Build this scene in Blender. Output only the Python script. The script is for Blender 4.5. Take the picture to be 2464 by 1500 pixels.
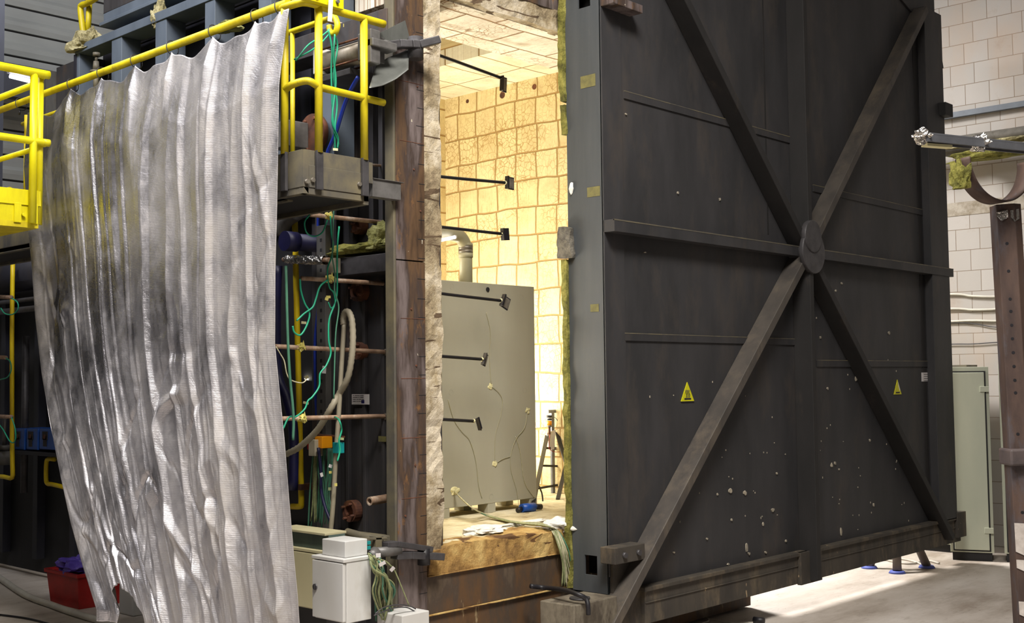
import bpy, bmesh, math, random
from mathutils import Vector, Matrix, noise
for o in list(bpy.data.objects): bpy.data.objects.remove(o)
S = bpy.context.scene
COL = S.collection
R = math.radians
# ------------------------------------------------------------------ camera
# X runs along the furnace front, Y into its depth, Z up (metres)
FPX, CX, CY, H = 2850.0, 1232.0, 750.0, 2.0
YAW, PIT, ROL = -0.8211, 0.0572, -0.0112
def _basis():
    c, s = math.cos(YAW), math.sin(YAW); cp, sp = math.cos(PIT), math.sin(PIT)
    f = Vector((-s*cp, c*cp, sp)); r = Vector((c, s, 0)); u = r.cross(f)
    cr, sr = math.cos(ROL), math.sin(ROL)
    return cr*r+sr*u, -sr*r+cr*u, f
RT, UP, FW = _basis()
CAMP = Vector((0, 0, H))
cam = bpy.data.cameras.new('camera'); camo = bpy.data.objects.new('camera', cam); COL.objects.link(camo)
m = Matrix.Identity(4)
for i in range(3):
    m[i][0] = RT[i]; m[i][1] = UP[i]; m[i][2] = -FW[i]; m[i][3] = CAMP[i]
camo.matrix_world = m
cam.sensor_width = 36; cam.lens = FPX/2464*36; cam.clip_end = 200; cam.clip_start = .05
S.camera = camo
def P(x, y, X=None, Y=None, Z=None):
    """point of the place seen at photo pixel x,y on a known plane of the building"""
    d = FW+RT*((x-CX)/FPX)-UP*((y-CY)/FPX)
    t = X/d[0] if X is not None else Y/d[1] if Y is not None else (Z-H)/d[2]
    return CAMP+d*t
# ------------------------------------------------------------------ light
S.view_settings.view_transform = 'Standard'; S.view_settings.look = 'None'
S.view_settings.exposure = 0.0; S.view_settings.gamma = 1.0; S.view_settings.use_curve_mapping = False
w = bpy.data.worlds.new('world'); S.world = w; w.use_nodes = True
w.node_tree.nodes['Background'].inputs[0].default_value = (.55, .6, .7, 1)
w.node_tree.nodes['Background'].inputs[1].default_value = .15
def area(name, loc, target, sx, sy, power, col, spread=180):
    l = bpy.data.lights.new(name, 'AREA'); l.shape = 'RECTANGLE'; l.size = sx; l.size_y = sy
    l.energy = power; l.color = col; l.spread = math.radians(spread)
    o = bpy.data.objects.new(name, l); COL.objects.link(o); o.location = loc
    o.rotation_euler = (Vector(target)-Vector(loc)).to_track_quat('-Z', 'Y').to_euler()
    return o
area('hall_lamp_right', (10.4, 9.8, 7.6), (10.6, 5.2, 0), 1.6, 1.2, 680, (1.0, .97, .93), 120)
area('hall_lamp_left', (1.2, 7.4, 8.8), (3.8, 7.0, 2), 3.5, 1.2, 560, (.95, .95, 1.0))
area('front_fill', (2.6, 1.2, 9.2), (5.1, 5.4, 1.6), 3.5, 1.6, 400, (1.0, .95, .88), 95)  # unseen fill light added to brighten the furnace and door front
area('hall_lamp_rear', (-1.5, 1.0, 8.8), (3.5, 5.0, 1), 3.5, 1.6, 200, (1.0, .95, .9))
area('hall_lamp_far', (6.5, 14.0, 8.6), (7.5, 18.0, 6.5), 3.0, 1.2, 190, (.95, .96, 1.0))
area('chamber_floodlight', (7.95, 8.45, 1.75), (8.5, 7.2, 2.2), .5, .5, 62, (1.0, .94, .80))
area('chamber_floodlight_left', (5.75, 7.2, 1.9), (6.9, 6.5, 5.0), .6, .6, 96, (1.0, .95, .82))
area('chamber_floodlight_back', (5.9, 8.3, 2.4), (8.6, 7.6, 2.6), .6, .6, 66, (1.0, .94, .78))
# ------------------------------------------------------------------ materials
def L(c):
    return tuple(((v/255)/12.92 if v/255 <= .04045 else ((v/255+.055)/1.055)**2.4) for v in c)+(1,)
class NT:
    def __init__(s, name, rough=.6, metal=0.0):
        s.m = bpy.data.materials.new(name); s.m.use_nodes = True; s.t = s.m.node_tree
        s.b = s.t.nodes['Principled BSDF']; s.b.inputs['Roughness'].default_value = rough
        s.b.inputs['Metallic'].default_value = metal
        s.tc = s.t.nodes.new('ShaderNodeTexCoord'); s.co = s.tc.outputs['Object']; s.h = None
    def lk(s, a, b): s.t.links.new(a, b)
    def map(s, sc=(1, 1, 1), src=None, loc=(0, 0, 0)):
        n = s.t.nodes.new('ShaderNodeMapping'); n.inputs['Scale'].default_value = sc; n.inputs['Location'].default_value = loc
        s.lk(src or s.co, n.inputs[0]); return n.outputs[0]
    def noise(s, scale, detail=5, rough=.6, src=None, dist=0):
        n = s.t.nodes.new('ShaderNodeTexNoise'); n.inputs['Scale'].default_value = scale
        n.inputs['Detail'].default_value = detail; n.inputs['Roughness'].default_value = rough
        n.inputs['Distortion'].default_value = dist
        s.lk(src or s.co, n.inputs['Vector']); return n.outputs['Fac']
    def ramp(s, f, stops):
        n = s.t.nodes.new('ShaderNodeValToRGB'); e = n.color_ramp.elements
        while len(e) < len(stops): e.new(.5)
        for i, (p, c) in enumerate(stops):
            e[i].position = p; e[i].color = c if len(c) == 4 else tuple(c)+(1,)
        s.lk(f, n.inputs[0]); return n.outputs[0]
    def step(s, f, a, b): return s.ramp(f, [(a, (0, 0, 0, 1)), (b, (1, 1, 1, 1))])
    def mix(s, fac, a, b, mode='MIX'):
        n = s.t.nodes.new('ShaderNodeMix'); n.data_type = 'RGBA'; n.blend_type = mode
        for i, v in ((0, fac), (6, a), (7, b)):
            if hasattr(v, 'links'): s.lk(v, n.inputs[i])
            else: n.inputs[i].default_value = v
        return n.outputs[2]
    def math(s, op, a, b):
        n = s.t.nodes.new('ShaderNodeMath'); n.operation = op
        for i, v in ((0, a), (1, b)):
            if hasattr(v, 'links'): s.lk(v, n.inputs[i])
            else: n.inputs[i].default_value = v
        return n.outputs[0]
    def uvw(s, a, b):
        sp = s.t.nodes.new('ShaderNodeSeparateXYZ'); s.lk(s.co, sp.inputs[0])
        cb = s.t.nodes.new('ShaderNodeCombineXYZ'); s.lk(sp.outputs[a], cb.inputs[0]); s.lk(sp.outputs[b], cb.inputs[1])
        return cb.outputs[0]
    def vadd(s, a, f, amt):
        n = s.t.nodes.new('ShaderNodeVectorMath'); n.operation = 'MULTIPLY_ADD'
        s.lk(f, n.inputs[0]); n.inputs[1].default_value = (amt, amt, 0); s.lk(a, n.inputs[2]); return n.outputs[0]
    def noisec(s, scale, src=None):
        n = s.t.nodes.new('ShaderNodeTexNoise'); n.inputs['Scale'].default_value = scale; n.inputs['Detail'].default_value = 3
        s.lk(src or s.co, n.inputs['Vector']); return n.outputs['Color']
    def bump(s, hgt, strength, dist=.01):
        n = s.t.nodes.new('ShaderNodeBump'); n.inputs['Strength'].default_value = strength; n.inputs['Distance'].default_value = dist
        s.lk(hgt, n.inputs['Height'])
        if s.h: s.lk(s.h, n.inputs['Normal'])
        s.h = n.outputs[0]; s.lk(s.h, s.b.inputs['Normal'])
    def col(s, c):
        if hasattr(c, 'links'): s.lk(c, s.b.inputs['Base Color'])
        else: s.b.inputs['Base Color'].default_value = c
        return s.m
def paint(name, c1, c2=None, rough=.5, metal=0.0, scale=4, stretch=(1, 1, .35), dirt=None, dirtamt=(.58, .75), speck=None, bmp=.15):
    n = NT(name, rough, metal)
    c2 = c2 or tuple(int(v*.8) for v in c1)
    mp = n.map(stretch)
    c = n.ramp(n.noise(scale, 6, .6, mp), [(.35, L(c2)), (.65, L(c1))])
    if dirt: c = n.mix(n.step(n.noise(scale*.7, 8, .7, n.map((1.3, 1.3, .5), loc=(5, 3, 1))), *dirtamt), c, L(dirt))
    if speck:
        f = n.noise(16, 2, .5, n.map((1, 1, .45), loc=(7, 1, 3)))
        c = n.mix(n.step(f, .745, .765), c, L(speck))
    if bmp: n.bump(n.noise(scale*12, 4, .6), bmp, .004)
    return n.col(c)
M = {}
M['yellow'] = paint('yellow_paint', (232, 222, 8), (205, 190, 5), .42, scale=6, dirt=(150, 135, 60), dirtamt=(.66, .9))
M['yellow_dirty'] = paint('worn_yellow_paint', (215, 198, 14), (180, 160, 12), .5, scale=7, dirt=(95, 82, 50), dirtamt=(.6, .8))
M['yellow_pipe'] = paint('gas_yellow', (215, 190, 5), (180, 150, 5), .5, scale=5, dirt=(90, 70, 20), dirtamt=(.66, .85))
M['door'] = paint('charcoal_steel', (54, 53, 55), (40, 40, 42), .62, scale=3.2, stretch=(1, 1, .3), dirt=(70, 63, 57), dirtamt=(.52, .8))
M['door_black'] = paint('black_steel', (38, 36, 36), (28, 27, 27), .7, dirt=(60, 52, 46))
M['brace'] = paint('lit_dusty_brace_steel', (78, 72, 66), (60, 56, 53), .6, scale=5, dirt=(105, 94, 80), dirtamt=(.5, .8))  # dust plus the light from above, painted into the colour
M['plinth'] = paint('sooty_plinth', (70, 64, 56), (50, 46, 42), .75, scale=5, dirt=(104, 92, 74), dirtamt=(.5, .7), speck=(160, 140, 110))
M['door_side'] = paint('blue_grey_steel', (80, 83, 86), (68, 72, 75), .55, scale=3, stretch=(2, 2, .2), dirt=(110, 106, 92), dirtamt=(.62, .8))
M['frame_blue'] = paint('blue_grey_frame', (98, 108, 120), (84, 93, 105), .55, scale=4, dirt=(110, 96, 80), dirtamt=(.66, .8))
M['dark'] = paint('dark_void_steel', (30, 29, 32), (20, 20, 22), .7, scale=4, dirt=(42, 36, 32))
M['darkblue'] = paint('dark_blue_steel', (36, 36, 46), (26, 26, 34), .6, scale=4, dirt=(44, 38, 34))
M['side'] = paint('side_panel_steel', (66, 64, 66), (48, 46, 48), .6, scale=4, stretch=(2, 2, .25), dirt=(84, 66, 52), dirtamt=(.55, .75))
M['rail_grey'] = paint('grey_strut_steel', (104, 102, 98), (80, 78, 76), .5, .3, scale=8, dirt=(90, 78, 60))
M['rustrod'] = paint('rusty_rod', (176, 146, 120), (128, 100, 80), .75, scale=12, stretch=(1, 1, 1), dirt=(190, 176, 160), dirtamt=(.55, .7))
M['rust'] = paint('rust', (112, 66, 42), (66, 42, 34), .8, scale=12, stretch=(1, 1, 1), dirt=(130, 90, 50))
M['platform'] = paint('dusty_platform_steel', (108, 100, 78), (82, 78, 70), .6, scale=5, stretch=(1, 1, 1), dirt=(70, 68, 66), dirtamt=(.5, .65))
M['grey'] = paint('cast_grey', (110, 108, 106), (86, 84, 82), .5, .3, scale=9, stretch=(1, 1, 1), dirt=(70, 62, 54))
M['darkgrey'] = paint('dark_grey_steel', (78, 76, 78), (58, 56, 58), .5, .3, scale=9, stretch=(1, 1, 1))
M['barrel'] = paint('dusty_aluminium', (168, 160, 146), (132, 122, 108), .45, .4, scale=9, stretch=(1, 1, 1), dirt=(96, 74, 58), dirtamt=(.6, .8))
M['sheet'] = paint('bent_zinc_sheet', (128, 130, 126), (100, 102, 98), .4, .5, scale=5, dirt=(94, 84, 60))
M['white_box'] = paint('light_grey_enamel', (202, 202, 200), (190, 188, 184), .45, scale=2, dirt=(180, 176, 166), bmp=.03)
M['beige_box'] = paint('beige_enamel', (190, 182, 148), (176, 168, 132), .5, scale=2, dirt=(150, 140, 108), bmp=.03)
M['cab'] = paint('cabinet_enamel', (166, 163, 146), (160, 157, 140), .5, scale=2, bmp=.03)
M['locker'] = paint('green_grey_locker', (186, 188, 168), (172, 176, 158), .5, scale=1.5, dirt=(126, 120, 100), dirtamt=(.66, .8), bmp=.03)
M['locker_dark'] = paint('dark_green_grey_steel', (92, 108, 100), (76, 90, 84), .6)  # darker green-grey of the lock bar and cabinet riser
M['black'] = paint('black_rubber', (26, 24, 30), (18, 17, 20), .5, stretch=(1, 1, 1))
M['green'] = paint('green_cable_sheath', (40, 168, 128), (28, 140, 108), .45, stretch=(1, 1, 1), bmp=0)
M['greendark'] = paint('dusty_green_cable_sheath', (78, 130, 104), (56, 104, 84), .55, stretch=(1, 1, 1), bmp=0)
M['olive'] = paint('braided_cable', (150, 156, 110), (112, 120, 84), .6, scale=30, stretch=(1, 1, 1), bmp=0)
M['palewire'] = paint('pale_wire', (196, 190, 160), (150, 146, 116), .6, scale=30, stretch=(1, 1, 1), bmp=0)
M['blue'] = paint('blue_hose', (34, 60, 168), (24, 44, 130), .4, stretch=(1, 1, 1), bmp=0)
M['blueplastic'] = paint('blue_plastic', (24, 84, 178), (18, 66, 146), .4, stretch=(1, 1, 1), bmp=0)
M['navy'] = paint('navy_hose', (26, 26, 74), (18, 16, 52), .5, stretch=(1, 1, 1))
M['conduit'] = paint('grey_conduit', (158, 150, 130), (136, 128, 110), .55, stretch=(1, 1, 1), bmp=0)
M['tag'] = paint('paper_tag', (226, 220, 176), (206, 198, 150), .8, stretch=(1, 1, 1), bmp=0)
M['tape'] = paint('masking_tape', (206, 196, 108), (186, 174, 92), .8, scale=20, stretch=(1, 1, 1), bmp=0)
M['oldtape'] = paint('dull_tape_remnant', (120, 114, 66), (100, 96, 60), .8, scale=20, stretch=(1, 1, 1), bmp=0)
M['splash'] = paint('dried_plaster', (168, 158, 140), (130, 124, 112), .9, scale=20, stretch=(1, 1, 1), bmp=0)
M['whitetag'] = paint('white_sticker', (212, 208, 206), (200, 196, 196), .6, scale=8, stretch=(1, 1, 1), bmp=0)
M['ink'] = paint('ink', (52, 46, 50), (40, 36, 40), .7, stretch=(1, 1, 1), bmp=0)
M['navyink'] = paint('navy_print', (28, 28, 96), (22, 20, 80), .6, stretch=(1, 1, 1), bmp=0)
M['signyellow'] = paint('sign_yellow', (206, 202, 20), (190, 186, 14), .5, stretch=(1, 1, 1), bmp=0)
M['orange'] = paint('orange_plastic', (226, 150, 10), (206, 130, 8), .5, stretch=(1, 1, 1), bmp=0)
M['red'] = paint('red_plastic', (176, 34, 30), (140, 24, 22), .5, scale=4, stretch=(1, 1, 1), dirt=(110, 60, 50), bmp=0)
M['purple'] = paint('purple_film', (92, 74, 160), (64, 48, 130), .35, stretch=(1, 1, 1))
M['teal'] = paint('teal_plastic', (14, 134, 134), (10, 116, 118), .5, stretch=(1, 1, 1), bmp=0)
M['whitecable'] = paint('white_cable_sheath', (208, 204, 192), (186, 180, 170), .5, stretch=(1, 1, 1), bmp=0)
M['brownpost'] = paint('rusty_brown_post', (88, 68, 58), (58, 44, 40), .7, scale=7, stretch=(1, 1, .3), dirt=(80, 78, 84), dirtamt=(.52, .7), speck=(170, 150, 130))
M['clampgrey'] = paint('worn_primer', (94, 82, 80), (74, 66, 66), .6, scale=8, stretch=(1, 1, 1), dirt=(120, 90, 66))
M['paintwhite'] = paint('flaking_white_paint', (206, 198, 190), (176, 166, 158), .7, scale=18, stretch=(1, 1, 1))
M['galv'] = paint('galvanised_channel', (128, 130, 136), (108, 110, 116), .4, .5, scale=6, stretch=(1, 1, 1))
M['trunk'] = paint('grey_trunking', (110, 118, 128), (98, 104, 114), .5, scale=6, stretch=(1, 1, 1))
M['wallpipe'] = paint('grey_pipe', (132, 128, 120), (100, 96, 90), .5, .2, scale=6, stretch=(1, 1, 1), dirt=(74, 66, 56))
M['pedestal'] = paint('concrete_pedestal', (128, 120, 104), (96, 88, 76), .8, scale=5, stretch=(1, 1, 1), dirt=(66, 58, 48), dirtamt=(.45, .62))
M['duct'] = paint('plastic_duct', (166, 162, 136), (154, 150, 124), .5, stretch=(1, 1, 1), bmp=0)
M['plate_steel'] = paint('heat_stained_plate', (140, 134, 122), (100, 92, 84), .45, .5, scale=14, stretch=(1, 1, 1))
M['blanket'] = paint('ceramic_blanket', (232, 230, 224), (214, 210, 200), .9, scale=9, stretch=(1, 1, 1), bmp=.4)
M['bluefoot'] = paint('blue_rubber_foot', (96, 112, 200), (80, 94, 176), .6, stretch=(1, 1, 1), bmp=0)
M['stoolleg'] = paint('stool_leg', (124, 114, 106), (92, 82, 76), .6, stretch=(1, 1, 1))
M['hallsteel'] = paint('hall_column_paint', (60, 62, 72), (50, 52, 62), .6)

def wool(name, c1, c2):
    n = NT(name, .95)
    f = n.noise(7, 9, .75, n.map((1, 1, 1)))
    c = n.ramp(f, [(.33, L(tuple(int(v*.5) for v in c2))), (.47, L(c2)), (.62, L(c1))])
    n.bump(n.noise(40, 5, .7), .8, .02)
    return n.col(c)
M['wool'] = wool('yellow_mineral_wool', (186, 184, 124), (136, 134, 74))
M['woolgreen'] = wool('green_mineral_wool', (158, 152, 76), (110, 108, 44))
M['woolpale'] = wool('pale_mineral_wool', (206, 198, 160), (160, 150, 108))
M['woolgrey'] = wool('grey_fibre_lump', (128, 122, 110), (88, 84, 76))
def foil(name):
    n = NT(name, .25, 1.0); n.bump(n.noise(28, 3, .6), 1.0, .02); return n.col(L((200, 196, 190)))
M['foil'] = foil('crinkled_foil')
def emit(name, col, st):
    n = NT(name, .4); n.b.inputs['Emission Color'].default_value = col; n.b.inputs['Emission Strength'].default_value = st
    return n.col((.8, .8, .8, 1))
M['lamp'] = emit('lamp_tube', (.86, .84, 1, 1), 6)
# heat-stained furnace steel
def heatsteel(name):
    n = NT(name, .5, .25)
    f = n.noise(1.5, 7, .6, n.map((3.2, 3.2, .55)))
    c = n.ramp(f, [(.30, L((36, 29, 28))), (.42, L((104, 80, 58))), (.50, L((72, 60, 55))), (.60, L((124, 112, 110))), (.72, L((52, 40, 36)))])
    c = n.mix(n.step(n.noise(9, 6, .7, n.map((1, 1, .5), loc=(3, 0, 0))), .60, .70), c, L((134, 98, 62)))
    c = n.mix(n.step(n.noise(24, 2, .5, n.map((1, 1, .6), loc=(1, 9, 0))), .74, .76), c, L((206, 196, 176)))
    n.bump(n.noise(22, 5, .6), .25, .006)
    return n.col(c)
M['heat'] = heatsteel('heat_stained_steel')
def sootwall(name):
    n = NT(name, .7, .05)
    f = n.noise(1.2, 7, .65, n.map((2.4, 2.4, .9)))
    c = n.ramp(f, [(.3, L((44, 32, 24))), (.45, L((92, 66, 40))), (.55, L((70, 58, 48))), (.68, L((112, 96, 76)))])
    c = n.mix(n.step(n.noise(11, 5, .6, n.map((1.5, 1.5, .4), loc=(3, 5, 0))), .66, .72), c, L((150, 132, 100)))
    n.bump(n.noise(18, 5, .6), .3, .006)
    return n.col(c)
M['soot'] = sootwall('sooty_front_plate')
def rough_lining(name, c1, c2, c3):
    n = NT(name, .95)
    f = n.noise(4, 9, .7, n.map((1, 1, .8)))
    c = n.ramp(f, [(.32, L(c3)), (.47, L(c2)), (.62, L(c1))])
    c = n.mix(n.step(n.noise(5, 3, .5, n.map((.4, .4, 2.2), loc=(2, 2, 2)), dist=1.5), .63, .645), c, L(c3))
    n.bump(n.noise(30, 6, .7), .7, .02)
    return n.col(c)
M['jamb'] = rough_lining('jamb_refractory', (206, 194, 172), (160, 144, 114), (92, 74, 54))
M['sillref'] = rough_lining('sill_refractory', (206, 176, 112), (168, 132, 74), (96, 66, 36))
def refractory(name, a, b, face, face2, joint, bw=.28, bh=.27, crack=.5, off=0.0, dist=.05, loc=(0, 0, 0), cw=.02):
    n = NT(name, .92)
    uv = n.uvw(a, b)
    uvd = n.vadd(uv, n.noisec(1.6, uv), dist)
    br = n.t.nodes.new('ShaderNodeTexBrick'); n.lk(n.map((1, 1, 1), uvd, loc), br.inputs['Vector'])
    br.offset = off; br.squash = 1; br.inputs['Scale'].default_value = 1
    br.inputs['Mortar Size'].default_value = .010; br.inputs['Mortar Smooth'].default_value = .5
    br.inputs['Brick Width'].default_value = bw; br.inputs['Row Height'].default_value = bh
    br.inputs['Color1'].default_value = L(face); br.inputs['Color2'].default_value = L(face2); br.inputs['Mortar'].default_value = L(joint)
    c = n.mix(n.step(n.noise(3.2, 8, .7, uv), .42, .70), br.outputs['Color'], L(joint)); 
    c = n.mix(.55, c, br.outputs['Color'])
    v = n.t.nodes.new('ShaderNodeTexVoronoi'); v.feature = 'DISTANCE_TO_EDGE'; v.inputs['Scale'].default_value = 19
    n.lk(n.vadd(uv, n.noisec(5, uv), .12), v.inputs['Vector'])
    ck = n.ramp(v.outputs['Distance'], [(0, (1, 1, 1, 1)), (cw, (.75, .75, .75, 1)), (cw*2.4, (0, 0, 0, 1))])
    ck = n.mix(n.step(n.noise(1.5, 3, .6, n.map((1, 1, 1), uv, (4, 4, 0))), .42, .6), (0, 0, 0, 1), ck)
    c = n.mix(n.math('MULTIPLY', ck, crack), c, L(joint))
    st = n.step(n.math('ABSOLUTE', n.math('SUBTRACT', n.noise(4, 4, .6, n.map((5, .5, 1), uv)), .5), 0), .0, .012)
    st = n.mix(1.0, (1, 1, 1, 1), st, 'SUBTRACT')
    c = n.mix(n.math('MULTIPLY', st, .55*crack), c, L(joint))
    n.bump(n.math('MULTIPLY', br.outputs['Fac'], -1), .8, .02)
    n.bump(n.noise(26, 5, .6), .35, .01)
    return n.col(c)
M['ref_side'] = refractory('fibre_block_wall', 1, 2, (232, 218, 174), (222, 206, 158), (172, 140, 88), loc=(.1, .06, 0), crack=.95, dist=.08, off=.08, cw=.03, bw=.27)
M['ref_back'] = refractory('fibre_block_wall_back', 0, 2, (228, 212, 166), (218, 200, 150), (172, 138, 84))
M['ref_ceil'] = refractory('fibre_block_ceiling', 0, 1, (238, 234, 210), (230, 224, 198), (170, 144, 100), bw=.62, bh=.45, crack=.3, dist=.08)
M['ref_lintel'] = refractory('fibre_block_lintel', 0, 1, (242, 236, 220), (230, 222, 204), (150, 116, 80), bw=.6, bh=.34, crack=1.0, dist=.1, off=.5, cw=.03)
M['ref_floor'] = rough_lining('chamber_floor_refractory', (226, 216, 186), (208, 196, 160), (164, 146, 112))
# brick wall of the hall
def blockwall(name):
    n = NT(name, .9)
    uv = n.uvw(1, 2)
    br = n.t.nodes.new('ShaderNodeTexBrick'); n.lk(n.map((1, 1, 1), uv, (.05, -.012, 0)), br.inputs['Vector'])
    br.offset = .4; br.inputs['Scale'].default_value = 1
    br.inputs['Mortar Size'].default_value = .0045; br.inputs['Mortar Smooth'].default_value = .4
    br.inputs['Brick Width'].default_value = .285; br.inputs['Row Height'].default_value = .247
    br.inputs['Color1'].default_value = L((182, 177, 173)); br.inputs['Color2'].default_value = L((171, 166, 161)); br.inputs['Mortar'].default_value = L((132, 118, 104))
    f = n.noise(.9, 7, .6, n.map((1, 1.4, .8)))
    c = n.mix(n.math('MULTIPLY', n.step(f, .5, .7), .4), br.outputs['Color'], L((186, 160, 136)))
    c = n.mix(n.math('MULTIPLY', n.step(n.noise(3, 6, .7), .6, .75), .5), c, L((160, 142, 126)))
    n.bump(n.math('MULTIPLY', br.outputs['Fac'], -1), .5, .01); n.bump(n.noise(60, 3, .6), .15, .004)
    return n.col(c)
M['blocks'] = blockwall('silicate_block_wall')
def floor_mat(name):
    n = NT(name, .75)
    f = n.noise(.9, 8, .65, n.map((.6, 1.6, 1)))
    c = n.ramp(f, [(.32, L((142, 128, 114))), (.5, L((188, 178, 168))), (.66, L((206, 198, 190)))])
    c = n.mix(n.math('MULTIPLY', n.step(n.noise(5, 8, .75, n.map((.6, 1.8, 1), loc=(4, 4, 0))), .55, .75), .6), c, L((120, 106, 92)))
    c = n.mix(n.step(n.noise(30, 2, .5), .73, .76), c, L((96, 70, 52)))
    n.bump(n.noise(40, 5, .6), .12, .004)
    return n.col(c)
M['floor'] = floor_mat('dusty_concrete_floor')
M['cladding'] = paint('grey_cladding', (150, 152, 148), (136, 138, 136), .55, .1, scale=2, stretch=(.3, 1, 1), bmp=.05)
M['claddark'] = paint('cladding_gap', (60, 58, 62), (50, 48, 52), .7, bmp=0)
M['hallwall'] = paint('hall_wall_paint', (150, 148, 144), (132, 130, 128), .8, bmp=.05)
def curtain_mat():
    n = NT('aluminised_glass_cloth', .3, .8)
    f = n.noise(1.1, 8, .68, n.map((1, 1, .6)))
    f2 = n.noise(4, 8, .75, n.map((1, 1, .5), loc=(3, 1, 2)))
    # worn patches where the aluminium has rubbed off the cloth
    sp = n.t.nodes.new('ShaderNodeSeparateXYZ'); n.lk(n.co, sp.inputs[0])
    far = n.ramp(n.math('ADD', n.math('MULTIPLY', sp.outputs[1], .22), .5), [(0, (1, 1, 1, 1)), (1, (0, 0, 0, 1))])   # near half paler, far half darker: brightness of the light painted in
    f = n.math('ADD', f, n.math('MULTIPLY', n.math('SUBTRACT', far, .45), .30))
    wear_and_light = n.math('MULTIPLY', n.step(f, .38, .62), n.step(f2, .28, .58))
    c = n.mix(wear_and_light, L((184, 182, 187)), L((168, 163, 159)))
    n.lk(n.math('SUBTRACT', .95, n.math('MULTIPLY', wear_and_light, .72)), n.b.inputs['Metallic'])
    n.lk(n.math('ADD', .27, n.math('MULTIPLY', wear_and_light, .38)), n.b.inputs['Roughness'])
    n.bump(n.noise(8, 6, .62, n.map((1, 1, .6)), dist=.8), .38, .022)
    wv = n.t.nodes.new('ShaderNodeTexWave'); wv.bands_direction = 'Z'; wv.inputs['Scale'].default_value = 30; wv.inputs['Distortion'].default_value = 1.5
    n.lk(n.co, wv.inputs['Vector'])
    n.bump(wv.outputs['Fac'], .12, .004)
    return n.col(c)
M['curtain'] = curtain_mat()
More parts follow.
